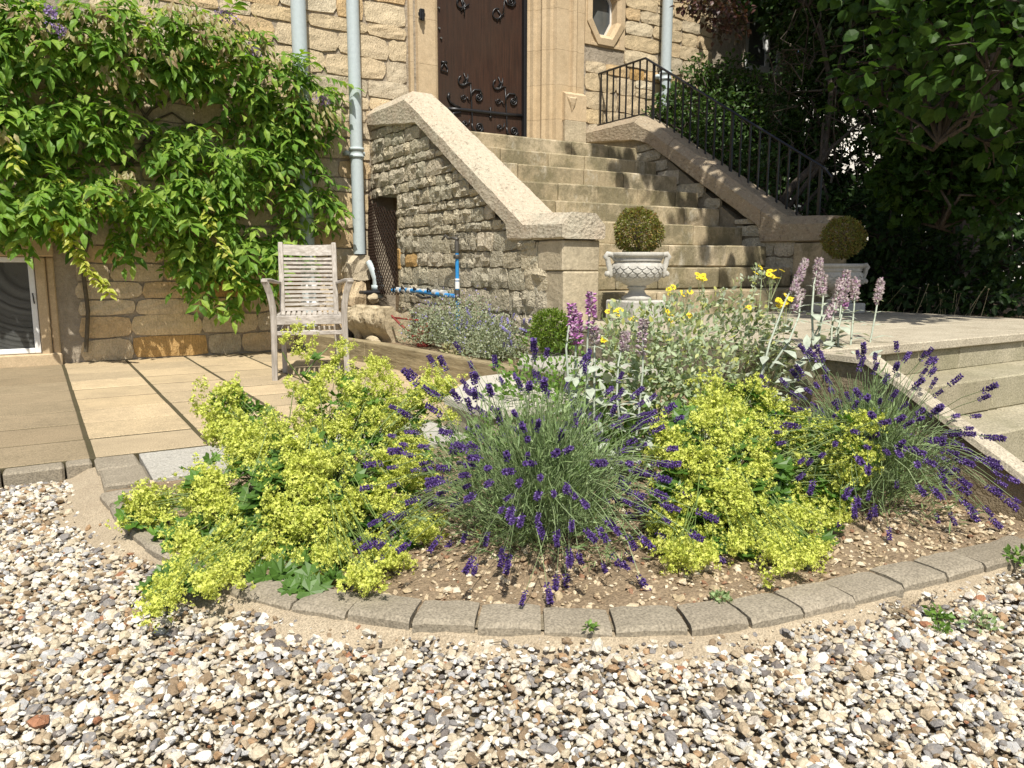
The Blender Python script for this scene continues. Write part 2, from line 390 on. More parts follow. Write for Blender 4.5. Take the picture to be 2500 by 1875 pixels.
BED = [(p[0], p[1]) for p in KS[::8]]+[(2.95, 1.12), (3.12, 1.3), (3.12, 4.6), (1.9, 4.0), (1.8, 3.43), (.32, 3.43), (.18, 3.40)]
BEDO = BED
def in_bed(x, y):
    return np.array([inpoly(a, b, BED) for a, b in zip(np.ravel(x), np.ravel(y))]).reshape(np.shape(x))
# far ground sheet
me = mk_mesh('ground', [(-150,-150,-.06),(150,-150,-.06),(150,150,-.06),(-150,150,-.06)], [(0,1,2,3)], MT['base_gravel']); obj('ground', me, kind='structure')
gx, gy = np.meshgrid(np.linspace(-6, 9, 130), np.linspace(-4, 4.3, 80))
GZ = gz(gx, gy)-.012+rng.normal(0, .0025, gx.shape)
V = np.stack([gx, gy, GZ], -1).reshape(-1, 3); nx_ = gx.shape[1]
F = [(j*nx_+i, j*nx_+i+1, (j+1)*nx_+i+1, (j+1)*nx_+i) for j in range(gx.shape[0]-1) for i in range(nx_-1)]
obj('gravel_drive_bed', mk_mesh('gravel_drive_bed', V, F, MT['base_gravel'], True), kind='structure')
# sand haunching beside the kerb
def offset(P, d):
    t = np.gradient(P[:, :2], axis=0); t /= np.linalg.norm(t, axis=1, keepdims=True); n = np.stack([t[:, 1], -t[:, 0]], 1)   # right side of travel
    Q = P.copy(); Q[:, :2] += n*(np.asarray(d)[..., None] if np.ndim(d) else d); return Q
KSd = KS[::4]
sgn = 1 if not inpoly(*(offset(KSd, .08)[40, :2]), BED) else -1      # outward sign
ext = np.vstack([[.165, 3.86, 0], KSd]); n_ = len(ext); tt = np.linspace(0, 1, n_)
wv = .08+.03*np.sin(tt*23)+.04*np.sin(tt*51+1)+.06*np.exp(-((tt-.03)/.08)**2)-.05*np.clip((tt-.72)*6, 0, 1)
V = []; 
for k, f in enumerate((-.5, 0.12, .5, 1.0)):
    Q = offset(ext, sgn*wv*f); Q[:, 2] = np.where(k < 2, np.maximum(KT(Q[:, 1])-.030, gz(Q[:, 0], Q[:, 1])), gz(Q[:, 0], Q[:, 1]))+(.0, .0, .010, -.012)[k]+rng.normal(0, .0015, n_); V.append(Q)
V = np.concatenate(V); F = [(k*n_+i, k*n_+i+1, (k+1)*n_+i+1, (k+1)*n_+i) for k in range(3) for i in range(n_-1)]
if sgn < 0: F = [f[::-1] for f in F]
obj('sand_strip', mk_mesh('sand_strip', V, F, MT['sand'], True), kind='structure')
# pebbles
def ico(sub=0):
    t = (1+5**.5)/2; V = [(-1,t,0),(1,t,0),(-1,-t,0),(1,-t,0),(0,-1,t),(0,1,t),(0,-1,-t),(0,1,-t),(t,0,-1),(t,0,1),(-t,0,-1),(-t,0,1)]
    F = [(0,11,5),(0,5,1),(0,1,7),(0,7,10),(0,10,11),(1,5,9),(5,11,4),(11,10,2),(10,7,6),(7,1,8),(3,9,4),(3,4,2),(3,2,6),(3,6,8),(3,8,9),(4,9,5),(2,4,11),(6,2,10),(8,6,7),(9,8,1)]
    V = [np.array(v)/np.linalg.norm(v) for v in V]
    for _ in range(sub):
        c = {}; G = []
        def mid(a, b):
            k = (min(a, b), max(a, b))
            if k not in c: v = V[a]+V[b]; V.append(v/np.linalg.norm(v)); c[k] = len(V)-1
            return c[k]
        for a, b, d in F:
            x, y, z = mid(a, b), mid(b, d), mid(d, a); G += [(a,x,z),(b,y,x),(d,z,y),(x,y,z)]
        F = G
    return np.array(V), np.array(F)
def pebble(sub, seed, cuts=5):
    r = np.random.default_rng(seed); V, F = ico(sub); V = V*(1+r.normal(0, .06, (len(V), 1)))
    for _ in range(cuts):
        n = r.normal(size=3); n /= np.linalg.norm(n); d = r.uniform(.45, .8); k = V@n-d; V = V-np.clip(k, 0, None)[:, None]*n
    V *= np.array([1, r.uniform(.6, .85), r.uniform(.4, .62)]); return V, F
def rot_rand(n, tilt=.5):
    a = rng.uniform(0, 2*math.pi, n); nz = np.stack([rng.normal(0, tilt, n), rng.normal(0, tilt, n), np.ones(n)], 1)
    return frames(np.stack([np.cos(a), np.sin(a), np.zeros(n)], 1), nz)
cell = .0163
X, Y = np.meshgrid(np.arange(-1.6, 4.6, cell), np.arange(.25, 3.86, cell)); X = X.ravel(); Y = Y.ravel()
k0 = len(X); s2 = rng.integers(0, k0, int(k0*.62)); X = np.r_[X, X[s2]]; Y = np.r_[Y, Y[s2]]; layer = np.r_[np.zeros(k0), np.ones(len(s2))]
X = X+rng.uniform(-.55, .55, len(X))*cell; Y = Y+rng.uniform(-.55, .55, len(X))*cell
P = np.stack([X, Y, gz(X, Y)], 1); v = P-CAM; f = v@FW; px = 1250+FPX*(v@RT)/f; py = 937-FPX*(v@UP)/f
keep = (f > .3) & (px > -450) & (px < 2950) & (py < 2250)
X, Y, layer = X[keep], Y[keep], layer[keep]
ib = in_bed(X, Y); kd = kdist(X, Y)
nz = np.sin(X*9+1.3)*np.sin(Y*7+.4)+np.sin(X*23+Y*17)*.5
gap = .012+.02*rng.random(len(X))+(.03*(nz > .1)+.05*(nz > .45))*np.where((X > .75) & (X < 1.25), .25, 1)
keep = ~ib & ((kd > gap) | ((kd > .01) & (rng.random(len(X)) < .34))) & ~((X > .1-.02*rng.random(len(X))) & (X < .4) & (Y > 3.35)) & ~((X < .25) & (Y > 3.83)) & ~((X > .02+.06*np.sin(Y*9)) & (Y > 2.9) & (X < .3) & (rng.random(len(X)) < .8))
keep &= ~((X > 2.9) & (Y > 1.15)) | (X < 2.6)
thin = (X > 1.9) & (rng.random(len(X)) < np.clip((X-1.9)*.45, 0, .55)) & (Y > .95-.1*(X-1.9))
keep &= ~thin
kd = kd[keep]; X, Y, layer = X[keep], Y[keep], layer[keep]
sz = rng.lognormal(math.log(.0098), .36, len(X)).clip(.0045, .024); sz = np.where(kd < .07, sz*rng.uniform(.4, 1, len(X)), sz); Z = gz(X, Y)+np.where(kd < .05, .012, 0)+sz*.12+layer*.008+rng.uniform(-.002, .004, len(X))
dist = np.hypot(X, Y); near = dist < 1.75; parts = []
for hi, nt_ in ((True, 14), (False, 10)):
    idx = np.where(near == hi)[0]; grp = rng.integers(0, nt_, len(idx))
    for g in range(nt_):
        ii = idx[grp == g]; tv, tf = pebble(1 if hi else 0, 100+g+(50 if hi else 0), 7 if hi else 3)
        parts.append(batch(tv, tf, rot_rand(len(ii), .45), np.stack([X[ii], Y[ii], Z[ii]], 1), sz[ii]*(1.0 if hi else 1.12)))
V, F = join(parts); obj('gravel', mk_mesh('gravel', V, F, MT['pebble']), label='loose cream, tan and grey flint gravel covering the drive', kind='stuff')
NPEB = len(X)
# kerb stones
kroot = obj('kerb', mk_mesh('kerb', np.vstack([offset(KSd, -sgn*.02)*[1,1,0]+np.c_[0*KSd[:, :2], KT(KSd[:, 1])-.022], offset(KSd, -sgn*.11)*[1,1,0]+np.c_[0*KSd[:, :2], KT(KSd[:, 1])-.022]]),
      [((i, i+1, len(KSd)+i+1, len(KSd)+i)[::-1] if sgn > 0 else (i, i+1, len(KSd)+i+1, len(KSd)+i)) for i in range(len(KSd)-1)], MT['mortar2']), kind='structure')
s = 0.0; L = 0; segs = []
full = np.r_[0, np.cumsum(np.linalg.norm(np.diff(KS, axis=0), axis=1))]
while s < full[-1]-.05:
    ln = rnd.uniform(.17, .205) if s > .45 else rnd.uniform(.14, .2); segs.append((s, min(s+ln, full[-1]))); s += ln
def kat(t): return np.array([np.interp(t, full, KS[:, i]) for i in range(3)])
def kerb_stone(a, b, W=.130, g=.005):
    h0 = rnd.uniform(-.006, .006); tw = rnd.uniform(-.006, .006); N = 6; V = []; F = []
    # ring profile: outer bottom, outer edge below chamfer, top outer, top mid, top inner, inner bottom
    for i in range(N):
        t = a+g+(b-a-2*g)*i/(N-1); p = kat(t); q = kat(min(t+.01, full[-1])); q0 = kat(max(t-.01, 0)); d = (q-q0)[:2]; d /= np.linalg.norm(d)
        n = np.array([d[1], -d[0]])*sgn; e = .004*(i in (0, N-1)); u = (i/(N-1)-.5)*2
        for (off, z) in ((-.002, -.075), (0, -.014-e), (-.010, -.002-e), (-W*.5, .001-e), (-W+.008, -.002-e), (-W, -.06)):
            V.append((*(p[:2]+n*(off+tw*u+rnd.uniform(-.0015, .0015))), KT(p[1])+z+h0+rnd.uniform(-.0015, .0015)))
    for i in range(N-1):
        for k in range(5): F.append((i*6+k, i*6+k+1, (i+1)*6+k+1, (i+1)*6+k))
    F += [tuple(range(6))[::-1], tuple((N-1)*6+k for k in range(6))]
    if sgn < 0: F = [x[::-1] for x in F]
    return V, F
for a, b in segs:
    V, F = kerb_stone(a, b); wobj('kerb_stone', V, F, MT['kerb'], kroot)
# patio
MT['joint'] = paving('mossy_joint', [(.085,.07,.04), (.085,.07,.04)], fine=120, dark=(.05,.05,.02))
PZ = .12
V, F = cbox((-2.6, 3.93, .0), (3.13, 8.04, PZ-.0036)); pat = wobj('patio', V, F, MT['joint'], kind='structure')
col = [.17-.512*5+.512*k for k in range(12)]
for ci in range(len(col)-1):
    x0, x1 = col[ci], col[ci+1]; y = 3.945+(0 if ci == 5 else rnd.uniform(-.01, .01))
    while y < 8.0:
        y1 = min(y+.452, 8.04); g = .009; dz = rnd.uniform(-.0022, .0008)
        V, F = cbox((x0+g, y+g, PZ-.03), (min(x1, 3.12)-g, y1-g, PZ+dz), .006, .0012)
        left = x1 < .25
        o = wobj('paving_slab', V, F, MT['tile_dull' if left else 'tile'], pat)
        if left: pass
        y = y1
# kerb setts along the patio front and at the corner
x = .165
while x > -2.4:
    ln = rnd.choice([.235, .22, .2, .11]); V, F = cbox((x-ln+.005, 3.845, .0), (x-.004, 3.938, PZ+rnd.uniform(-.004, .002)), .009, .002)
    wobj('kerb_stone', V, F, MT['kerb'], pat); x -= ln
for (a, b) in (((.175, 3.70), (.345, 3.925)), ((.180, 3.41), (.355, 3.69))):
    V, F = cbox((*a, .0), (*b, PZ), .010, .003); wobj('kerb_stone', V, F, MT['kerb'], pat)
# grey slabs in front of the patio
for i, (a, b) in enumerate((((.36, 3.42), (.96, 3.925)), ((.97, 3.42), (1.56, 3.925)), ((1.57, 3.40), (1.875, 3.925)))):
    V, F = cbox((*a, .05), (*b, PZ-.001), .004); wobj('flagstone', V, F, MT['slab'], pat)
# ============================================================ PLANTING BED
def sm(t): t = np.clip(t, 0, 1); return t*t*(3-2*t)
def bedz(x, y):
    x = np.asarray(x, float); y = np.asarray(y, float)
    return KT(y)-.018+.20*sm((y-2.1)/1.3)*sm((x-1.9)/1.1)+.03*np.sin(x*7)*np.sin(y*6+1)*.4
gx, gy = np.meshgrid(np.linspace(.1, 3.14, 110), np.linspace(1.0, 4.6, 120)); inside = in_bed(gx, gy); kdg = kdist(gx.ravel(), gy.ravel()).reshape(gx.shape)
zz = bedz(gx, gy)+rng.normal(0, .004, gx.shape)-np.where(kdg < .06, .03, 0); nx_ = gx.shape[1]
V = np.stack([gx, gy, zz], -1).reshape(-1, 3); ok = inside.ravel()
F = [(j*nx_+i, j*nx_+i+1, (j+1)*nx_+i+1, (j+1)*nx_+i) for j in range(gx.shape[0]-1) for i in range(nx_-1) if ok[j*nx_+i] and ok[j*nx_+i+1] and ok[(j+1)*nx_+i+1] and ok[(j+1)*nx_+i]]
obj('soil', mk_mesh('soil', V, F, MT['soil'], True), kind='structure')
n = 25000; x = rng.uniform(.2, 3.1, n); y = rng.uniform(1.1, 4.2, n); k = in_bed(x, y) & (kdist(x, y) > .125) & (rng.random(n) < np.where(y > 2.4, .35, 1)); x, y = x[k], y[k]
szs = rng.lognormal(math.log(.0066), .55, len(x)).clip(.003, .022); parts = []; grp = rng.integers(0, 8, len(x))
for g in range(8):
    ii = np.where(grp == g)[0]; tv, tf = pebble(0, 300+g, 3); parts.append(batch(tv, tf, rot_rand(len(ii)), np.stack([x[ii], y[ii], bedz(x[ii], y[ii])+szs[ii]*.25], 1), szs[ii]))
V, F = join(parts); obj('soil_stones', mk_mesh('soil_stones', V, F, MT['soilstone']), label='small tan stones strewn over the bare bed soil', kind='stuff')
# ============================================================ TERRACE AND ITS FRONT STEPS
TZ = .61; TX0, TX1 = 3.05, 6.24
ter = MB(); ter.box((3.075, 2.29, -.05), (TX1, 4.6, TZ-.053))
ter = ter.build('terrace', MT['mortar2'], kind='structure')
xs = [3.07, 4.28, 5.12, TX1]; 
for j, (y0, y1) in enumerate(((2.26, 2.86), (2.868, 3.62), (3.628, 4.45))):
    xx = [3.07]+sorted(rnd.uniform(0, .35)+q for q in (3.9, 4.9, 5.6))+[TX1]
    for a, b in zip(xx[:-1], xx[1:]):
        V, F = cbox((a+.003, y0, TZ-.05), (b-.003, y1, TZ+rnd.uniform(-.001, .001)), .006); wobj('flagstone', V, F, MT['terrace'], ter)
xx = [3.07, 3.62, 4.30, 5.2, TX1]
for a, b in zip(xx[:-1], xx[1:]):
    V, F = cbox((a+.003, 2.285, .44), (b-.003, 2.55, TZ-.053), .004, .001); wobj('riser_stone', V, F, MT['risers'], ter)
LV = [(.44, 2.00, 2.3), (.27, 1.70, 2.05), (.10, 1.42, 1.75)]
for (z, y0, y1) in LV:
    xx = [3.2, 3.2+rnd.uniform(.6, 1.1), 4.6+rnd.uniform(0, .4), 6.0]
    for a, b in zip(xx[:-1], xx[1:]):
        V, F = cbox((a+.003, y0, z-.17), (b-.003, y1, z), .009, .002); wobj('step_stone', V, F, MT['risers'], ter)
# sloping string wall beside the steps
sw = empty('string_wall', (3.12, 1.7, .0), 'low stone wall sloping down beside the terrace steps, behind the right-hand lavender', 'wall')
prof = [(2.30, .60), (2.02, .60), (1.36, .235), (1.28, .20)]
V = []; F = []
for (y, z) in prof:
    for x in (3.075, 3.17): V += [(x, y, z-.03), (x, y, -.03)]
for i in range(3):
    a = i*4; F += [(a, a+1, a+5, a+4), (a+2, a+6, a+7, a+3), (a, a+4, a+6, a+2)]
F += [(0, 2, 3, 1), (12, 13, 15, 14)]
wobj('wall_face', V, F, MT['soil'] if False else stone_mat('brown_wall', [(.27,.215,.14), (.27,.215,.14)], bump=.01, tool=False), sw)  # wall flank in a darker brown than its coping
V = []; F = []
for (y, z) in prof:
    V += [(3.055, y, z-.025), (3.06, y, z), (3.155, y, z+.002), (3.16, y, z-.025)]
for i in range(3):
    a = i*4
    for k in range(4): F.append((a+k, a+4+k, a+4+(k+1) % 4, a+(k+1) % 4))
F += [(0, 1, 2, 3), (15, 14, 13, 12)]
wobj('coping', V, F, MT['terrace'], sw)
V, F = cbox((3.05, 1.16, -.02), (3.22, 1.30, .215), .008); wobj('end_post', V, F, MT['pillar'], sw)
# ============================================================ TIMBER EDGE, SLAB STEPS
rb = empty('raised_bed', (2.75, 6.0, .12), 'raised bed edged with weathered timber sleepers beside the patio', 'raised bed')
def bar(name, p, q, wd, z0, z1, mat, par, ch=.008):
    p = np.array(p, float); q = np.array(q, float); L = np.linalg.norm(q-p); a = math.atan2(q[1]-p[1], q[0]-p[0])
    V, F = cbox((-wd, 0, z0), (0, L, z1), ch, .002)      # local y runs along, x<0 is the outer side... rotated
    c, s = math.cos(a-math.pi/2), math.sin(a-math.pi/2); V = V@np.array([[c, s, 0], [-s, c, 0], [0, 0, 1]])+np.array([*p, 0])
    return wobj(name, V, F, mat, par)
bar('sleeper', (2.62, 6.62), (2.80, 4.42), -.11, .06, .315, MT['sleeper'], rb)
bar('sleeper', (2.36, 8.0), (2.62, 6.628), -.11, .06, .312, MT['sleeper'], rb)
V = [(2.65, 6.6, .285), (2.83, 4.45, .285), (3.14, 4.45, .30), (3.14, 7.95, .30), (2.42, 7.95, .285)]
wobj('bed_soil', V, [(0, 1, 2, 3, 4)], MT['soil'], rb)
ss = empty('slab_step', (2.3, 3.9, .12), 'pale concrete slab step rising from the patio behind the lavender', 'step')
def prism(poly, z0, z1):
    n = len(poly); V = [(x, y, z0) for x, y in poly]+[(x, y, z1) for x, y in poly]
    F = [tuple(range(n))[::-1], tuple(n+i for i in range(n))]+[(i, (i+1) % n, n+(i+1) % n, n+i) for i in range(n)]
    return V, F
P1 = [(1.86, 3.72), (1.86, 3.22), (2.62, 3.22), (2.62, 4.35), (2.35, 4.30)]
V, F = prism([(x+.02*(x < 2.0), y+.02*(y < 3.4)) for x, y in P1], .05, .245); wobj('riser', V, F, MT['risers'], ss)
V, F = prism(P1, .247, .285); wobj('tread', V, F, MT['slab_pale'], ss)
ss = empty('slab_step', (2.8, 3.9, .28), 'upper pale slab step between the timber edging and the small box ball', 'step')
P2 = [(2.50, 3.98), (2.60, 3.20), (3.05, 3.2), (3.05, 4.40), (2.78, 4.38)]
V, F = prism([(x+.02*(x < 2.7), y+.02*(y < 3.4)) for x, y in P2], .2, .365); wobj('riser', V, F, MT['risers'], ss)
V, F = prism(P2, .367, .400); wobj('tread', V, F, MT['slab'], ss)
# ============================================================ STONE PIECES
def stone_piece(seed, rough=.18, nx=5, nz=4, edge=.30):
    r = np.random.default_rng(seed); V = []; idx = {}
    for i in range(nx):
        for k in range(nz):
            u = i/(nx-1)-.5; v = k/(nz-1)-.5; e = (i in (0, nx-1)) or (k in (0, nz-1)); c = (i in (0, nx-1)) and (k in (0, nz-1))
            jx = r.uniform(-.025, .025) if k in (0, nz-1) or e else r.uniform(-.06, .06); jz = r.uniform(-.05, .05)
            d = (edge if e else 0)+(edge*.4 if c else 0)+r.uniform(-rough, rough)*(1 if not e else .6)
            V.append((u+jx-(.03*np.sign(u) if c else 0), -.5+d, v+jz-(.05*np.sign(v) if c else 0))); idx[i, k] = len(V)-1
    F = [(idx[i, k], idx[i+1, k], idx[i+1, k+1], idx[i, k+1]) for i in range(nx-1) for k in range(nz-1)]
    ring = [(i, 0) for i in range(nx)]+[(nx-1, k) for k in range(1, nz)]+[(i, nz-1) for i in range(nx-2, -1, -1)]+[(0, k) for k in range(nz-2, 0, -1)]
    b0 = len(V)
    for q in ring: x, y, z = V[idx[q]]; V.append((x, .5, z))
    n = len(ring)
    for j in range(n): F.append((idx[ring[j]], b0+j, b0+(j+1) % n, idx[ring[(j+1) % n]]))
    return V, F
def pool(matname, rough, n, seed0, smooth=True, edge=.30):
    return [mk_mesh('stone', *stone_piece(seed0+i, rough, edge=edge), MT[matname], smooth) for i in range(n)]
PF = pool('facade', .16, 14, 10, False, .08); PR = pool('rubble', .30, 16, 60, False, .16); PRs = pool('rubble', .14, 8, 90, False, .12); PO = pool('orange', .14, 4, 120, False, .22); PP = pool('pillar', .08, 4, 130)
def put_stone(me, c, size, facing, parent, name='stone', tilt=None):
    """size = (length, depth, height); facing '-y' or '-x'"""
    o = bpy.data.objects.new(name, me)
    rz = 0 if facing == '-y' else -math.pi/2
    tl = rnd.uniform(-.012, .012) if facing == '-y' else rnd.uniform(-.035, .035)
    return link(o, c, parent, (0, tl, rz), size)
# ============================================================ HOUSE
YF = 7.95
house = empty('stone_house', (4.0, YF, .1), 'cream limestone house front with oak door, eight-sided window and grey downpipes', 'house')
wall = MB(); yb = YF+.3
wall.box((-3.5, YF, -.05), (3.72, yb, 5.2)).box((5.80, YF, -.05), (5.93, yb, 5.2)).box((5.93, YF, -.05), (6.60, yb, 3.70)).box((6.60, YF, -.05), (8.10, yb, 5.2)).box((3.72, YF, -.05), (5.8, yb, 2.30))
wall.box((8.103, YF+.0, 0), (9.8, yb, 3.72)).box((8.103, YF, 3.72), (8.74, yb, 5.2)).box((9.55, YF, 3.72), (9.8, yb, 5.2))
wall = wall.build('wall', MT['mortar'], house)
ex = [(-3.6, .17, .0, 1.16), (3.58, 6.0, 2.2, 2.73), (3.58, 5.95, 2.2, 5.5), (5.93, 6.56, 3.66, 5.5), (3.14, 6.3, -.1, 2.25), (8.76, 9.55, 3.7, 5.5), (-2, .6, 3.3, 5.5), (-.05, .32, .1, 1.28)]
z = .13; nst = 0; pend = []
while z < 4.45:
    h = rnd.choice([.135, .15, .165, .18, .2, .215]) if z > .35 else .2
    if 1.16 > z > .9: h = .16
    iv = [(-1.4, 8.08)]
    for (a, b, c, d) in ex:
        if c < z+h-.02 and d > z+.02:
            nv = []
            for (p, q) in iv:
                if b <= p or a >= q: nv.append((p, q)); continue
                if a > p: nv.append((p, a))
                if b < q: nv.append((b, q))
            iv = nv
    for (p, q) in iv:
        if q-p < .04: continue
        x = p
        while x < q-.01:
            L = rnd.uniform(.24, .62)*(1 if h < .19 else 1.1)
            if q-(x+L) < .14: L = q-x
            dz = rnd.uniform(-.006, .006); mg = rnd.uniform(.008, .016)
            split = L < .34 and h > .19 and rnd.random() < .3
            lst = [(z, h)] if not split else [(z, h*.5), (z+h*.5, h*.5)]
            for zz0, hh in lst: pend.append((x+L/2, zz0+hh/2+dz, L-mg, hh-mg))
            x += L
    z += h
def vis(X_, Y_, Z_):
    a, b, f = pix((X_, Y_, Z_)); return -80 < a < 2580 and b > -60
cnt = 0; rest = MB()
for (x, zc, L, h) in pend:
    me = rnd.choice(PF if rnd.random() > .05 else PO)
    if vis(x, YF, zc) and cnt < 296: put_stone(me, (x, YF-.003, zc), (L, .030+rnd.uniform(-.006, .010), h), '-y', wall); cnt += 1
    else:
        V, F = stone_piece(rnd.randint(1, 9), .16); rest.add(np.array(V)*(L, .05, h)+(x, YF-.003, zc), F)
if rest.n: rest.build('outer_stones', MT['facade'], wall, kind='stuff')
# protruding masonry foot under the second downpipe
for (a, b) in (((2.80, 7.78, .12), (3.10, 7.94, .30)), ((2.78, 7.76, .31), (3.02, 7.94, .56)), ((2.80, 7.77, .57), (2.99, 7.94, .83)), ((2.78, 7.76, .84), (3.04, 7.94, 1.10))):
    c = (np.array(a)+b)/2; put_stone(rnd.choice(PF+PO), c, (b[0]-a[0], b[1]-a[1], b[2]-a[2]), '-y', wall)
# stone window surround, lower left
for (a, b) in (((.02, 7.90, .11), (.10, 7.99, 1.06)), ((.105, 7.925, .11), (.165, 7.99, 1.06)), ((-1.6, 7.89, 1.065), (.17, 7.99, 1.24)), ((-1.6, 7.87, .10), (.17, 8.0, .22))):
    V, F = cbox(a, b, .01); wobj('window_surround', V, F, MT['ashlar'], wall)
def window(x0, x1, z0, z1, y, fr=.05, bars=(), label=None):
    wn = MB(); wn.box((x0, y, z0), (x0+fr, y+.05, z1), .004).box((x1-fr, y, z0), (x1, y+.05, z1), .004).box((x0+fr, y+.002, z0), (x1-fr, y+.048, z0+fr), .004).box((x0+fr, y+.002, z1-fr), (x1-fr, y+.048, z1), .004)
    for bx in bars: wn.box((bx-fr/2, y+.003, z0+fr), (bx+fr/2, y+.046, z1-fr), .004)
    f = wn.build('window', MT['white'], house)
    V, F = cbox((x0+fr, y+.02, z0+fr), (x1-fr, y+.028, z1-fr)); wobj('pane', V, F, MT['glass'], f)
    if label: f['label'] = label
    return f
wl = window(-1.2, .015, .225, 1.06, 7.93, .045, (-.6,), 'white framed basement window at the left edge of the patio')
V, F = tube([(-.005, 7.915, .66), (-.01, 7.90, .72), (-.012, 7.91, .75)], .006, 6); wobj('handle', V, F, MT['iron'], wl)
window(8.76, 9.54, 3.74, 5.1, 7.99, .09, (9.25,), 'tall white window high up beyond the railing')
window(.35, .60, 3.34, 3.9, 7.9, .04)
# ---- door surround (vertical mouldings), in blocks
PR_R = [(5.255, 8.30), (5.255, 8.22), (5.31, 8.20), (5.325, 8.15), (5.37, 8.145), (5.395, 8.10), (5.39, 8.06), (5.435, 8.04), (5.455, 7.985), (5.49, 7.975), (5.51, 7.925), (5.68, 7.92), (5.70, 7.955), (5.735, 7.955), (5.75, 7.915), (5.79, 7.905), (5.82, 7.935), (5.925, 7.935), (5.925, 8.30)]
CX_ = (5.255+4.20)/2
PR_L = [(3.955, 8.30), (3.955, 7.955), (3.935, 7.93), (3.905, 7.915), (3.70, 7.915), (3.685, 7.965), (3.655, 7.965), (3.64, 7.90), (3.60, 7.90), (3.60, 8.30)]
def jamb(prof, z0, z1, parent, mirror=False):
    n = len(prof); V = [(x, y, z) for z in (z0, z1) for (x, y) in prof]
    F = [(i, (i+1) % n, n+(i+1) % n, n+i) for i in range(n)]+[tuple(range(n))[::-1], tuple(n+i for i in range(n))]
    if not mirror: F = [f[::-1] for f in F]
    return wobj('jamb_stone', V, F, MT['ashlar'], parent)
ds = empty('door_surround', (4.7, 7.95, 2.3), parent=house)
for prof, mir in ((PR_R, False), (PR_L, True)):
    z = 2.28
    while z < 4.8:
        h = (.46 if z < 2.5 else rnd.choice([.40, .34, .46])); jamb(prof, z+.0012, z+h-.0012, ds, mir); z += h
# broach stops on plinth blocks beside the door
for x0, x1 in ((5.60, 5.915),):
    V, F = cbox((x0, 7.855, 2.3), (x1, 7.902, 2.725), .004); wobj('plinth_block', V, F, MT['pillar'], ds)
    V = [(x0, 7.86, 2.73), (x1, 7.86, 2.73), (x1, 7.86, 3.03), (x0, 7.86, 3.03), (x0, 7.93, 2.73), (x1, 7.93, 2.73), (x1, 7.93, 3.07), (x0, 7.93, 3.07)]
    wobj('plinth_block', V, [(0,1,2,3), (3,2,6,7), (1,5,6,2), (4,0,3,7), (4,5,1,0)], MT['ashlar'], ds)
    xm = x0+.02; V = [(xm, 7.858, 3.0), (xm+.15, 7.858, 3.0), (xm+.11, 7.83, 2.98), (xm+.04, 7.83, 2.98), (xm+.11, 7.835, 2.93), (xm+.04, 7.835, 2.93), (xm+.075, 7.857, 2.82)]
    wobj('broach_stop', V, [(0,1,2,3), (3,2,4,5), (5,4,6), (0,3,5,6), (2,1,6,4)], MT['ashlar'], ds)
# ---- octagonal window
oc = (6.245, 4.10); YO = YF
def octa(r, rx=None): return [(oc[0]+(rx or r)*math.sin(math.pi/8+k*math.pi/4)/math.cos(math.pi/8), oc[1]+r*math.cos(math.pi/8+k*math.pi/4)/math.cos(math.pi/8)) for k in range(8)]
def ring(ra, rb, ya, yb_, name, mat, parent, back=None):
    A = octa(*ra); B = octa(*rb); V = [(x, ya, z) for x, z in A]+[(x, yb_, z) for x, z in B]
    F = [(i, (i+1) % 8, 8+(i+1) % 8, 8+i)[::-1] for i in range(8)]
    if back:
        V += [(x, back, z) for x, z in A]; F += [(16+i, 16+(i+1) % 8, (i+1) % 8, i)[::-1] for i in range(8)]
    return wobj(name, V, F, mat, parent)
ow = empty('octagonal_window', (oc[0], YF, 3.7), parent=house); ow['label'] = 'small eight-sided window with white frame right of the door'
for k in range(8):
    A = octa(.42, .29); B = octa(.345, .225); C = octa(.30, .19); i, j = k, (k+1) % 8; g = .004
    V = [(A[i][0], 7.915, A[i][1]), (A[j][0], 7.915, A[j][1]), (B[j][0], 7.905, B[j][1]), (B[i][0], 7.905, B[i][1]), (C[i][0], 7.95, C[i][1]), (C[j][0], 7.95, C[j][1]), (C[i][0], 8.10, C[i][1]), (C[j][0], 8.10, C[j][1]), (A[i][0], 8.0, A[i][1]), (A[j][0], 8.0, A[j][1])]
    wobj('surround_stone', V, [(0,1,2,3)[::-1], (3,2,5,4)[::-1], (4,5,7,6)[::-1], (8,9,1,0)[::-1]], MT['ashlar'], ow)
ring((.30, .19), (.26, .155), 8.06, 8.05, 'frame', MT['white'], ow, back=8.12)
V = [(x, 8.09, z) for x, z in octa(.28, .17)]; wobj('pane', V, [tuple(range(8))], MT['glass'], ow)
V, F = cbox((5.93, 7.925, 3.655), (6.56, 7.945, 4.9), .004); wobj('window_stone', V, [f for f in F], MT['ashlar'], ow) if False else None
for (a, b) in (((5.935, 3.66), (6.02, 4.3)), ((6.47, 3.66), (6.555, 4.3)), ((6.025, 3.66), (6.465, 3.70))):
    V, F = cbox((a[0], 7.93, a[1]), (b[0], 8.0, b[1]), .004); wobj('surround_stone', V, F, MT['ashlar'], ow)
for sx in (-1, 1):   # spandrel triangles of the square setting
    x0 = oc[0]+sx*.29; V = [(x0+sx*.0, 7.94, 3.70), (oc[0]+sx*.12, 7.94, 3.70), (x0, 7.94, 3.93), (x0-sx*-.0, 8.0, 3.70)]
    wobj('spandrel_stone', V, [(0,1,2) if sx < 0 else (0,2,1)], MT['ashlar'], ow)
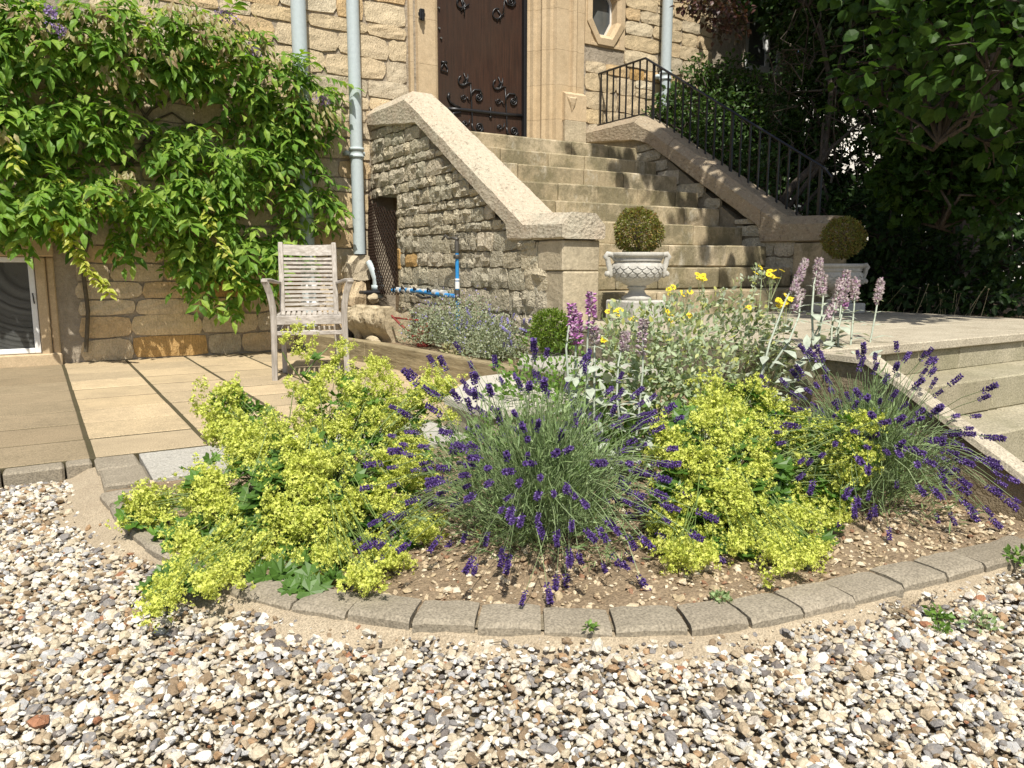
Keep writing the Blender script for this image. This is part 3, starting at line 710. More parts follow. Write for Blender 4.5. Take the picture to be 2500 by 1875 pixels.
# ---- door
YD = 8.235
V, F = cbox((3.96, YD, 2.26), (5.215, YD+.06, 4.7)); door = wobj('door', V, F, MT['door'], house); door['label'] = 'dark oak door with black wrought iron scrollwork'
V, F = cbox((5.217, YD-.06, 2.26), (5.257, YD+.06, 4.7), .004); wobj('door_frame', V, F, MT['iron'], door)
V, F = cbox((3.957, YD-.02, 2.26), (3.975, YD+.06, 4.7), .004); wobj('door_frame', V, F, MT['iron'], door)
def d6(x, y, off=.012): return on_y(1050+x/4.607, y/4.607, YD-off)
def spiral(cx, cy, r0, r1, a0, turns, n=26, sy=1.0):
    out = []
    for i in range(n):
        t = i/(n-1); a = math.radians(a0)+turns*2*math.pi*t; r = r0+(r1-r0)*t; out.append((cx+r*math.cos(a)*.82, cy+r*math.sin(a)*sy))
    return out
def iron(name, lines):
    mb = MB()
    for pts, r in lines:
        mb.tube([d6(*p) for p in pts], np.array(r)*1.4 if not np.isscalar(r) else r*1.4, 6)
    return mb.build(name, MT['iron'], door, True)
iron('strap_hinge', [([(200,1225),(340,1232),(600,1262),(860,1290),(1035,1305)], .0125), ([(210,1210),(340,1218),(600,1245),(860,1275),(1035,1288)], .005), ([(215,1050),(200,1090),(225,1150),(280,1190),(340,1210)], [.013,.010,.010,.010,.008]),
     ([(225,1300),(270,1275),(345,1265)], .010), ([(678,1205),(680,1260),(682,1330)], .008), ([(668,1225),(690,1225)], .008), ([(668,1318),(694,1318)], .008)])
def stemset(xo, yo, lo=True):
    L = [([(455+xo,950+yo),(462+xo,1090+yo),(470+xo,1240+yo),(475+xo,1370+yo),(475+xo,1500+yo)], .0065),
         (spiral(365+xo, 905+yo, 55, 60, 250, -.78, 22), .0062), ([(378+xo,820+yo),(400+xo,880+yo),(370+xo,935+yo)], .005), ([(425+xo,835+yo),(425+xo,890+yo),(385+xo,940+yo)], .005), ([(465+xo,940+yo),(430+xo,930+yo),(400+xo,950+yo),(340+xo,950+yo)], .006),
         ([(461+xo,1120+yo),(462+xo,1050+yo),(500+xo,1010+yo),(560+xo,1015+yo),(585+xo,1060+yo)], .008), (spiral(547+xo, 1095+yo, 52, 5, -70, 1.9, 34), .0065),
         (spiral(380+xo, 1092+yo, 8, 38, 60, 1.4, 24), .005), ([(415+xo,1090+yo),(428+xo,1120+yo),(445+xo,1135+yo)], .005),
         ([(470+xo,1385+yo),(480+xo,1450+yo),(520+xo,1490+yo),(570+xo,1490+yo),(603+xo,1450+yo)], .008), (spiral(552+xo, 1430+yo, 52, 5, 70, -1.9, 34), .0065),
         (spiral(392+xo, 1390+yo, 8, 34, -60, -1.4, 24), .005), ([(420+xo,1400+yo),(440+xo,1380+yo),(447+xo,1340+yo)], .005)]
    return iron('iron_scroll', L)
stemset(0, 0); stemset(390, 45)
iron('iron_scroll', [(spiral(350, 30, 62, 56, 300, -.8, 22), .0065), ([(345,-20),(370,60),(385,120)], .006), ([(360,-10),(395,50),(350,125)], .005), ([(440,45),(400,70),(345,120)], .006), ([(390,60),(385,175)], .005)])
iron('iron_scroll', [([(838,-20),(830,80),(820,150)], .0045), (spiral(752, 155, 60, 56, 300, -.8, 22), .006), ([(760,115),(800,170),(785,240)], .0055), ([(835,150),(790,185),(750,235)], .005), (spiral(915, 20, 55, 6, 80, -1.6, 28), .0065), ([(850,0),(870,50),(920,70),(965,30)], .008)])
iron('knocker', [([(125,700),(190,705)], .012), ([(160,710),(128,750),(120,790),(160,800),(195,815),(198,770),(165,712)], .0055)])
for (x, y) in ((95, 92), (100, 322), (120, 432)):
    P = d6(x, y, .0); mb = MB(); mb.tube([P, P+np.array([0, -.02, 0])], [.014, .010], 10); mb.build('stud', plain('steel', (.35,.34,.32), .35, .5, metal=.8), door, True)
# ---- lamp bracket beside the door
P = on_y(1030, 35, 7.88); mb = MB(); mb.box(P+[-.028, -.02, -.055], P+[.028, .02, .055], .008).box(P+[-.04, -.006, -.018], P+[.04, .01, .018], .004).box(P+[-.012, -.035, -.07], P+[.012, 0, .01], .004)
mb.build('wall_bracket', MT['iron'], house)
# ---- downpipes
def downpipe(x, z0, z1, y, r, collars, label, extra=None):
    mb = MB(); mb.tube([(x, y, z0), (x, y, z1)], r, 20); d = mb.build('downpipe', MT['pipe'], house, True); d['label'] = label
    for zc in collars:
        c = MB(); c.lathe([(r, -.05), (r+.012, -.05), (r+.014, -.03), (r+.004, -.025), (r+.004, .02), (r+.013, .022), (r+.013, .05), (r, .05)], (x, y, zc), 20); c.box((x-r-.04, y+.03, zc-.02), (x+r+.04, y+.13, zc+.02)); c.build('collar', MT['pipe'], d, True)
    if extra: extra(d)
    return d
def ex1(d):
    for zc, rr in ((.95, .085), (.78, .083), (.60, .086), (.45, .084), (.33, .086)):
        c = MB(); c.lathe([(.07, -.03), (rr, -.03), (rr+.004, 0), (rr, .03), (.07, .03)], (2.385, 7.80, zc), 20); c.build('collar', MT['white'], d, True)
    c = MB(); c.tube([(2.385, 7.80, .27), (2.40, 7.68, .26)], [.05, .052], 14); c.build('access_cap', MT['white'], d, True)
    V, F = cbox((2.27, 7.68, .118), (2.50, 7.93, .20), .008); wobj('gully', V, F, MT['black_plastic'], d)
downpipe(2.385, .2, 4.9, 7.80, .073, (2.10,), 'left grey downpipe running down behind the wisteria and chair', ex1)
downpipe(2.935, 1.11, 5.0, 7.80, .063, (2.135,), 'grey downpipe standing on a stone foot beside the stair wall')
mb = MB(); mb.tube([(3.0, 7.72, 1.03), (3.03, 7.66, .95), (3.06, 7.62, .85), (3.06, 7.62, .66)], [.03, .045, .055, .055], 14); mb.lathe([(.055, 0), (.068, 0), (.068, .05), (.055, .05)], (3.06, 7.62, .74), 16)
p_ = mb.build('pipe_shoe', MT['pipe'], house, True); p_['label'] = 'grey pipe elbow between stone foot and wire mesh'
V, F = cbox((2.86, 7.50, .70), (3.10, 7.66, .735), .01); wobj('gully_cover', V, F, MT['black_plastic'], house)
downpipe(7.13, 2.4, 5.2, 7.80, .068, (3.40,), 'right grey downpipe behind the top of the railing')
# ============================================================ STAIRCASE
stair = empty('stone_staircase', (4.7, 5.7, TZ), 'weathered stone staircase climbing to the oak door between two sloping parapets', 'staircase')
STZ = [.80, .985, 1.177, 1.372, 1.560, 1.745, 1.935, 2.12, 2.31]; STY = [4.45, 4.75, 5.03, 5.34, 5.66, 5.97, 6.29, 6.61, 6.94]
rs = random.Random(11)
for i, (z, y) in enumerate(zip(STZ, STY)):
    x = 3.44; first = True; zb = STZ[i-1] if i else TZ-.02
    yb2 = STY[i+1]+.06 if i < 8 else 8.32
    stp = empty('step', (4.7, y, zb), parent=stair)
    x1 = 5.96 if i < 8 else 6.0
    while x < x1-.01:
        L = rs.uniform(.42, .85)
        if x1-(x+L) < .3: L = x1-x
        V, F = cbox((x+.003, y+rs.uniform(-.008, .006), zb+.004), (x+L-.003, yb2, z+rs.uniform(-.003, .002)), .011, .003)
        wobj('stone', V, F, MT['step'], stp); x += L
# left parapet core
XL = 3.155; XLi = 3.44
def yz_prism(poly, x0, x1):
    n = len(poly); V = [(x0, y, z) for y, z in poly]+[(x1, y, z) for y, z in poly]
    F = [tuple(range(n)), tuple(n+i for i in range(n))[::-1]]+[(i, n+i, n+(i+1) % n, (i+1) % n) for i in range(n)]
    return V, F
poly = [(7.96, .05), (7.96, 1.70), (7.86, 1.72), (7.30, 1.66), (7.22, 1.55), (7.20, .05), (4.44, .05), (4.44, 1.18), (5.11, 1.19), (6.76, 2.28), (6.96, 2.33), (7.96, 2.45)]
poly = [(4.44, .05), (4.44, 1.18), (5.11, 1.19), (6.76, 2.28), (6.96, 2.33), (7.96, 2.45), (7.96, 1.72), (7.29, 1.66), (7.27, .05)]
V, F = yz_prism([(y, z) for y, z in poly], XL, XLi); sidew = wobj('side_wall', V, [F[0][::-1], F[1][::-1]]+[f[::-1] for f in F[2:]], MT['mortar2'], stair)
V, F = cbox((XL+.24, 7.2, .05), (XL+.27, 7.96, 1.75)); wobj('recess_back', V, F, MT['soil'], stair)
def top_lim(y):   # underside of the coping
    if y > 6.96: return 2.33+(y-6.96)*.12
    if y > 6.76: return 2.28+(y-6.76)*.25
    if y > 5.13: return 1.30+(y-5.13)*.60
    return 1.175
z = .32; n2 = 0
courses = [.16, .15, .18, .17, .13, .16, .08, .12, .085, .14, .10, .15, .09, .13, .12, .09, .12, .1, .12, .12, .1]
for ci, h in enumerate(courses):
    if z > 2.4: break
    y = 4.60 if z < 1.1 else 4.75; tilt = 0
    while y < 7.93:
        L = rs.uniform(.12, .34)*(1.25 if h > .14 else (.8 if h < .11 else 1))
        if y+L > 7.90: L = 7.94-y
        if L < .05: break
        ymid = y+L*.35; zt = top_lim(ymid)+.02
        inrec = (y+L > 7.30) and z < 1.64
        if inrec and y < 7.20: L = 7.26-y; inrec = L < .06
        hh = min(h, zt-z)
        if hh > .045 and not inrec and top_lim(y+L*.8) > z+.02:
            rough = rs.random()
            me = rs.choice(PR if rough < .62 else PRs)
            if 7.0 < y+L < 7.25 and .9 < z < 1.1: me = PO[0]
            dep = rs.uniform(.045, .085) if rough < .62 else rs.uniform(.03, .05)
            if n2 < 296: put_stone(me, (XL-.004, y+L/2, z+hh/2+rs.uniform(-.009, .009)), (L-rs.uniform(.006, .014), dep*.8, hh-rs.uniform(.006, .014)), '-x', sidew); n2 += 1
        y += L
        if inrec: break
    z += h
V, F = cbox((XL-.03, 7.19, .95), (XL+.03, 7.26, 1.16), .01, .004); wobj('stone', V, F, MT['orange'], sidew)
V, F = cbox((XL-.02, 7.235, .70), (XL+.03, 7.265, .95), .005, .002); wobj('post', V, F, MT['sleeper'], sidew)
V, F = cbox((XL-.02, 7.235, 1.16), (XL+.03, 7.265, 1.60), .005, .002); wobj('post', V, F, MT['sleeper'], sidew)
# pillars (left), quoins, caps
pil = empty('pillar', (3.3, 4.5, TZ), parent=stair); pil['label'] = 'square end pillar of the left parapet'
for (z0, z1, dx) in ((.40, .955, 0), (.960, 1.172, .004)):
    V, F = cbox((3.14-dx, 4.405, z0), (3.455, 4.72, z1), .009, .003); wobj('stone', V, F, MT['pillar'], pil)
for (y0, y1, z0, z1) in ((4.725, 4.90, .62, .94), (4.725, 4.86, .30, .60), (4.725, 4.95, .962, 1.165)):
    V, F = cbox((3.136, y0, z0), (3.2, y1, z1), .008, .003); wobj('stone', V, F, MT['rubble'], pil)
def coping(nodes, x0, x1, rid, mat, parent, seams, ch=.085):
    """nodes (Y, ztop of the vertical face, zbottom)"""
    nd = nodes; w_ = x1-x0
    pr = lambda zt, zb: [(x0+.02, zb), (x0, zb+.012), (x0, zt), (x0+ch, zt+rid), (x1-ch, zt+rid), (x1, zt), (x1, zb+.012), (x1-.02, zb)]
    Ys = [n[0] for n in nd]; cut = sorted(set(Ys+seams), reverse=True); pieces = []; cur = []
    f = lambda y, k: np.interp(y, Ys[::-1], [n[k] for n in nd][::-1])
    for y in cut:
        cur.append(y)
        if y in seams: pieces.append(cur); cur = [y]
    pieces.append(cur)
    for pc in pieces:
        if len(pc) < 2: continue
        # subdivide for a worn surface
        yy = []
        for a, b in zip(pc[:-1], pc[1:]):
            k = max(1, int((a-b)/.09)); yy += [a+(b-a)*t/k for t in range(k)]
        yy.append(pc[-1]); yy[0] -= .0025; yy[-1] += .0025
        V = []
        for y in yy:
            for (x, z) in pr(f(y, 1), f(y, 2)): V.append((x+rs.uniform(-.004, .004), y, z+rs.uniform(-.0035, .0035)))
        n = len(yy); F = [(i*8+k, i*8+(k+1) % 8, (i+1)*8+(k+1) % 8, (i+1)*8+k) for i in range(n-1) for k in range(8)]
        F += [tuple(range(8))[::-1], tuple((n-1)*8+k for k in range(8))]
        wobj('coping_stone', V, F, mat, parent)
cpl = empty('coping', (3.3, 6, 1.2), parent=stair)
coping([(7.97, 2.54, 2.44), (6.97, 2.535, 2.31), (6.74, 2.405, 2.285), (5.13, 1.445, 1.30), (5.11, 1.433, 1.187), (4.87, 1.29, 1.182), (4.37, 1.275, 1.178)], 3.105, 3.475, .085, MT['coping'], cpl, [6.97, 4.76])
# right parapet
XR = 5.95; poly = [(4.42, .05), (4.42, 1.20), (5.11, 1.22), (6.74, 2.33), (6.98, 2.40), (7.96, 2.50), (7.96, .05)]
V, F = yz_prism(poly, XR+.015, 6.28); rw = wobj('side_wall', V, F, MT['mortar2'], stair)
z = .62
while z < 2.35:
    h = rs.choice([.12, .15, .17, .19]); y = 4.72
    while y < 6.95:
        L = rs.uniform(.2, .45); sz_ = next((STZ[i] for i in range(8, -1, -1) if STY[i] <= y+L*.8), TZ)
        zt = np.interp(y+L*.3, [5.1, 6.74, 7], [1.345, 2.32, 2.4])
        if z+h > sz_ and z < zt-.04: 
            hh = min(h, zt+.02-z); put_stone(rs.choice(PRs), (XR+.012, y+L/2, z+hh/2), (L-.012, .04, hh-.012), '-x', rw)
        y += L
    z += h
V, F = cbox((5.93, 4.40, TZ), (6.27, 4.72, 1.20), .009, .003); wobj('pillar', V, F, MT['step'], stair)
cpr = empty('coping', (6.1, 6, 1.2), parent=stair)
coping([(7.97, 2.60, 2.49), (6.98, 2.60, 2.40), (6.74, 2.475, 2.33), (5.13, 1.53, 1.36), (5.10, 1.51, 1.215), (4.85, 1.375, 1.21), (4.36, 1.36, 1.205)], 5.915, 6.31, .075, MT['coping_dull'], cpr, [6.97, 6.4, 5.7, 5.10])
# railing
rail = empty('iron_railing', (6.16, 6.3, 1.4), 'black iron railing stepping down along the right parapet', 'railing')
XRR = 6.15
def rz(y): return 3.33 if y > 7.07 else 1.83+(y-4.54)*(3.33-1.83)/(7.07-4.54)
def bz(y): return 2.725 if y > 7.07 else 1.33+(y-4.70)*(2.725-1.33)/(7.07-4.70)
mb = MB(); mb.tube([(XRR, 8.0, 3.335), (XRR, 7.07, 3.335), (XRR, 4.60, rz(4.60)), (XRR, 4.52, rz(4.54)-.05), (XRR, 4.53, rz(4.54)-.10)], .013, 6); mb.build('top_rail', MT['iron'], rail)
mb = MB(); mb.tube([(XRR, 8.0, 2.725), (XRR, 7.07, 2.725), (XRR, 4.84, 1.405), (XRR, 4.56, 1.40)], .010, 6); mb.build('bottom_rail', MT['iron'], rail)
bars_y = [8.0-.12*i for i in range(0, 29)]
me_cache = {}
for i, y in enumerate(bars_y):
    z0 = bz(y) if y > 4.84 else 1.40; z1 = rz(y); post = i in (0, 9, 19, 28)
    if post: z0 -= .13 if i else .06
    r = .012 if post else .0075
    V, F = cbox((-r, -r, 0), (r, r, 1)); me_cache.setdefault(post, mk_mesh('bar', V, F, MT['iron']))
    obj('post' if post else 'baluster', me_cache[post], (XRR, y, z0), rail, scale=(1, 1, z1-z0))
# ============================================================ WIRE MESH, TAP PIPE, TROUGH, CAN
wm = MB(); rs2 = random.Random(5)
def mp(u, v):   # u 0..1 across (facade -> near), v height
    bulge = .10*math.sin(math.pi*min(1, max(0, u)))+.02*math.sin(v*4)
    y = 7.93-u*(.80-.04*math.sin(v*2)); return (3.105-bulge*.7-.015*v, y, .70+v)
H_ = 1.06; W_ = .80; nline = 17
for k in range(-16, nline+16):
    for sgn_ in (1, -1):
        pts = []
        for t in np.linspace(0, 1, 24):
            v = t*H_; u = k/nline+t*1.05
            if sgn_ < 0: u = k/nline-(t*1.05)
            lim = 1.0-.12*max(0, v-.8)
            if -.01 <= u <= lim and v <= 1.04-.22*u: pts.append(mp(u, v))
        if len(pts) > 1: wm.tube(pts, .0048, 4, cap=False)
for k in range(7):
    u = .04+.08*k; p = mp(u, 1.0-.15*u); wm.tube([p, (p[0]-.01, p[1]-.03, p[2]+rs2.uniform(.12, .32))], .0025, 4, cap=False)
wm.build('wire_mesh', MT['meshwire'], label='sheet of rusty dark diamond wire mesh propped against the stair wall', category='wire mesh', kind='thing') if False else None
o = wm.build('wire_mesh', MT['meshwire'], label='bent sheet of dark diamond wire mesh against the stair side wall', cat='wire mesh')
tp = empty('garden_tap', (3.08, 5.84, .3), 'blue water pipe with a tap against the rubble stair wall', 'tap')
mb = MB(); mb.tube([(3.06, 5.84, .30), (3.06, 5.84, .72), (3.06, 5.84, .80)], .017, 10); mb.tube([(3.06, 5.84, .80), (3.06, 5.84, 1.10)], .016, 12); mb.build('riser_pipe', MT['blue'], tp, True)
mb = MB(); mb.tube([(3.07, 7.26, .745), (3.05, 6.9, .76), (3.04, 6.5, .755), (3.05, 6.15, .74), (3.06, 5.88, .735)], .019, 10); mb.build('feed_pipe', MT['blue'], tp, True)
for y in (7.1, 6.95, 6.82, 6.62, 6.50, 6.28, 6.12):
    mb = MB(); mb.tube([(3.05, y, .757), (3.05, y-.07, .756)], [.026, .027], 10); mb.build('lagging', MT['foam'], tp, True)
mb = MB()
for a0 in (7.18, 6.98, 6.7, 6.4):
    mb.tube([(3.045, a0, .74), (3.02, a0-.06, .79), (3.04, a0-.12, .755), (3.06, a0-.2, .72)], .008, 6)
mb.tube([(3.03, 6.6, .72), (3.02, 6.45, .70), (3.03, 6.2, .72)], .012, 6); mb.build('tape', MT['black_plastic'], tp, True)
mb = MB(); mb.tube([(3.06, 5.84, .80), (3.06, 5.84, .86)], .021, 10); mb.tube([(3.06, 5.84, .87), (3.06, 5.84, .885)], .022, 10); mb.build('coupling', MT['white'], tp, True)
mb = MB(); mb.tube([(3.06, 5.84, .70), (3.06, 5.84, .79)], .023, 10).tube([(3.06, 5.84, 1.10), (3.06, 5.84, 1.17), (3.06, 5.84, 1.21)], [.020, .022, .016], 10).tube([(3.06, 5.82, 1.21), (3.05, 5.90, 1.225), (3.04, 5.96, 1.22), (3.03, 5.99, 1.25), (3.0, 6.0, 1.21)], [.014, .013, .012, .011, .010], 8).tube([(3.06, 5.84, 1.21), (3.06, 5.84, 1.245)], .008, 6).tube([(3.06, 5.81, 1.245), (3.06, 5.87, 1.245)], .006, 6)
mb.box((3.035, 5.815, 1.05), (3.085, 5.865, 1.085), .004); mb.build('tap_body', plain('dull_brass', (.12,.11,.095), .5, .5, metal=.6), tp, True)
# carved trough
C = np.array([2.77, 6.88, .285]); ang = math.radians(103); ca, sa = math.cos(ang), math.sin(ang)
def TL(x, y, z): return (C[0]+x*ca-y*sa, C[1]+x*sa+y*ca, C[2]+z)     # local x along trough; +y local faces the patio
tr = empty('stone_trough', C, 'broken old stone trough carved with shells on the raised bed', 'trough')
V = []; F = []; nx2, nz2 = 72, 22
def carve(u, v):   # u along 0..1, v up 0..1: relief outwards
    d = .03*math.sin(math.pi*min(1, v*1.3))*(1 if v > .3 else v/.3)
    for cx in (.20, .52, .84):
        r = math.hypot((u-cx)*4.4, (v-.82)*1.5)
        if r < .62 and v < .9: d += .022*(.5+.5*math.cos(r*30))*(1-r)+.042*(1-r)
    for cx in (.36, .68):
        d += .055*math.exp(-((u-cx)*14)**2-((v-.62)*4)**2)
    return d+.02*v
top = lambda u: .33+.012*math.sin(u*19)-.06*max(0, u-.9)*4
for i in range(nx2):
    for k in range(nz2):
        u = i/(nx2-1); v = k/(nz2-1); V.append(TL((u-.5)*.62, .135*(.62+.38*sm(v*1.4))+carve(u, v)+rs.uniform(-.003, .003), v*top(u)))
F = [(i*nz2+k, (i+1)*nz2+k, (i+1)*nz2+k+1, i*nz2+k+1)[::-1] for i in range(nx2-1) for k in range(nz2-1)]
b0 = len(V)
for i in range(nx2): u = i/(nx2-1); V.append(TL((u-.5)*.62, .05, top(u)-.002)); V.append(TL((u-.5)*.62, .045, top(u)-.12)); V.append(TL((u-.5)*.62, -.14, top(u)-.06)); V.append(TL((u-.5)*.62, -.14, 0))
for i in range(nx2-1):
    a = b0+i*4; F += [(i*nz2+nz2-1, (i+1)*nz2+nz2-1, a+4, a)[::-1], (a, a+4, a+5, a+1)[::-1], (a+1, a+5, a+6, a+2)[::-1], (a+2, a+6, a+7, a+3)[::-1]]
for i in (0, nx2-1):
    a = b0+i*4; f = tuple(i*nz2+k for k in range(nz2))+(a, a+1, a+2, a+3); F.append(f if i == 0 else f[::-1])
wobj('basin', V, F, MT['trough'], tr, True)
# lion-paw feet / fallen carved pieces
def blob(c, r, seed, sub=2, am=.12):
    V, F = ico(sub); r_ = np.random.default_rng(seed); k = r_.normal(size=(6, 3))
    d = 1+am*sum(np.sin(V@k[i]*2.4+i) for i in range(6))/2; return V*d[:, None]*np.array(r)+np.array(c), F
mb = MB()
for (x, y, rr) in ((-.10, .16, (.10, .035, .035)), (-.20, .19, (.07, .03, .022)), (.20, .10, (.05, .05, .09))):
    V, F = blob((0, 0, 0), (rr[0], rr[1], rr[2]), int(rr[0]*1000), 2); mb.add([TL(x+v[0], y+v[1], v[2]+rr[2]*.8) for v in V], F)
mb.build('carved_foot', MT['trough'], tr, True)
V, F = blob((2.93, 7.43, .66), (.06, .05, .05), 4); wobj('stone_fragment', V, F, MT['trough'], label='rounded carved stone fragment lying beside the pipe elbow', cat='stone')
# watering can
cn = empty('watering_can', (2.86, 6.12, .30), 'red tin watering can lying behind the catmint', 'watering can')
mb = MB(); mb.lathe([(.0, 0), (.062, 0), (.064, .01), (.055, .15), (.03, .18), (0, .182)], (2.86, 6.10, .295), 18); mb.build('body', MT['red'], cn, True)
mb = MB(); mb.tube([(2.84, 6.15, .34), (2.77, 6.36, .46), (2.735, 6.50, .545)], [.022, .012, .010], 10); mb.build('spout', MT['red'], cn, True)
mb = MB(); mb.tube([(2.735, 6.49, .53), (2.82, 6.28, .52), (2.88, 6.10, .515), (2.9, 6.04, .44)], .009, 8); mb.build('handle', MT['red'], cn, True)
V, F = cbox((2.62, 7.25, .30), (2.74, 7.37, .44), .006); mb = MB(); mb.lathe([(.0, 0), (.055, 0), (.07, .12), (.073, .13), (.06, .13), (.05, .03), (0, .03)], (2.60, 7.2, .295), 18)
mb.build('plant_pot', MT['black_plastic'], None, True, label='small black plastic plant pot behind the chair on the raised bed', cat='plant pot')
# ============================================================ CHAIR
ch = empty('garden_armchair', (1.78, 5.84, PZ), 'silvery weathered teak slatted armchair standing on the patio', 'chair')
th = math.radians(-17.5); cx_, sx_ = math.cos(th), math.sin(th); O = np.array([1.78, 5.84, PZ])
def CL(P): P = np.atleast_2d(np.array(P, float)); return np.stack([O[0]+P[:, 0]*cx_-P[:, 1]*sx_, O[1]+P[:, 0]*sx_+P[:, 1]*cx_, O[2]+P[:, 2]], 1)
def cpart(name, V, F, mat='teak', parent=ch): return wobj(name, CL(V), F, MT[mat], parent)
def rbar(path, wx, wy, ch_=.004):    # swept rectangle along z-ish path [(x,y,z)], sizes in x and y
    V = []; n = len(path)
    wx = [wx]*n if np.isscalar(wx) else wx; wy = [wy]*n if np.isscalar(wy) else wy
    for (x, y, z), a, b in zip(path, wx, wy):
        c = ch_
        V += [(x-a/2+c, y-b/2, z), (x+a/2-c, y-b/2, z), (x+a/2, y-b/2+c, z), (x+a/2, y+b/2-c, z), (x+a/2-c, y+b/2, z), (x-a/2+c, y+b/2, z), (x-a/2, y+b/2-c, z), (x-a/2, y-b/2+c, z)]
    F = [(i*8+k, i*8+(k+1) % 8, (i+1)*8+(k+1) % 8, (i+1)*8+k) for i in range(n-1) for k in range(8)]+[tuple(range(8))[::-1], tuple((n-1)*8+k for k in range(8))]
    return V, F
for s_ in (-1, 1):
    zz_ = [0, .2, .36, .5, .58, .66, .72, .755]; xo = [.272, .268, .264, .262, .268, .282, .300, .315]; yo = [0, .005, .01, .015, .012, .005, -.01, -.02]
    cpart('leg', *rbar([(s_*x, y, z) for x, y, z in zip(xo, yo, zz_)], [.042, .043, .045, .047, .048, .049, .052, .055], [.04, .04, .042, .044, .046, .05, .055, .06]), mat='teak_v')
    yb_ = lambda z: .455+(0 if z < .46 else (z-.46)*.22)
    cpart('leg', *rbar([(s_*.213, yb_(z)-.02*max(0, .3-z), z) for z in (0, .2, .44, .6, .8, .95, 1.055, 1.062)], [.04]*6+[.038, .028], [.036]*6+[.034, .026]), mat='teak_v')
    # arm
    V = []; n = 9
    for i in range(n):
        t = i/(n-1); y = -.055+t*.60; xc = s_*(.315-.09*t**1.3); z = .765-.02*t-.012*(t-.1)**2+.004*math.sin(t*6); wd = .060-.022*t; e = 1 if 0 < i < n-1 else .75
        V += [(xc-wd/2*e, y, z-.012), (xc+wd/2*e, y, z-.012), (xc+wd/2*e, y, z+.004), (xc+wd/2*e-.008, y, z+.011), (xc-wd/2*e+.008, y, z+.011), (xc-wd/2*e, y, z+.004)]
    F = [(i*6+k, i*6+(k+1) % 6, (i+1)*6+(k+1) % 6, (i+1)*6+k)[::-1] for i in range(n-1) for k in range(6)]+[tuple(range(6)), tuple((n-1)*6+k for k in range(6))[::-1]]
    cpart('armrest', V, F)
    V, F = cbox((s_*.235-.012, .02, .43), (s_*.235+.012, .46, .495), .003); cpart('seat_rail', V, F)
    V, F = cbox((s_*.25-.011, .03, .355), (s_*.215+.011, .45, .39), .003); cpart('stretcher', V, F)
V, F = cbox((-.242, -.008, .425), (.242, .016, .495), .004); cpart('seat_rail', V, F)
V, F = cbox((-.2, .44, .43), (.2, .458, .49), .004); cpart('seat_rail', V, F)
V, F = cbox((-.245, -.002, .345), (.245, .014, .377), .003); cpart('stretcher', V, F)
V, F = cbox((-.195, .45, .345), (.195, .466, .377), .003); cpart('stretcher', V, F)
for i in range(11):
    x = -.205+.41*i/10; V = []; n = 6
    for j in range(n):
        t = j/(n-1); y = .018+t*.425; z = .500-.020*math.sin(math.pi*t)+.0; V += [(x-.0135, y, z-.008), (x+.0135, y, z-.008), (x+.0135, y, z+.004), (x-.0135, y, z+.004)]
    F = [(k+4*j, (k+1) % 4+4*j, (k+1) % 4+4*j+4, k+4*j+4)[::-1] for j in range(n-1) for k in range(4)]+[(0, 1, 2, 3), (4*n-1, 4*n-2, 4*n-3, 4*n-4)]
    cpart('seat_slat', V, F)
def curved_slat(z0, z1, th_=.012, sag=.022, dip=0.0):
    V = []; n = 9
    for j in range(n):
        t = j/(n-1); x = -.195+.39*t; bow = sag*math.sin(math.pi*t); dp = -dip*math.sin(math.pi*t)
        for (zz_, yy) in ((z0, 0), (z1, 0), (z1, th_), (z0, th_)): V.append((x, yb_(zz_)+bow+yy-.006, zz_+dp))
    F = [(k+4*j, (k+1) % 4+4*j, (k+1) % 4+4*j+4, k+4*j+4) for j in range(n-1) for k in range(4)]+[(0, 1, 2, 3)[::-1], (4*n-1, 4*n-2, 4*n-3, 4*n-4)[::-1]]
    return V, F
cpart('back_rail', *curved_slat(.958, 1.045, .018, .02, .006))
for i in range(12):
    z = .548+i*.0335; cpart('back_slat', *curved_slat(z, z+.0205))
cpart('back_rail', *curved_slat(.505, .532, .014))
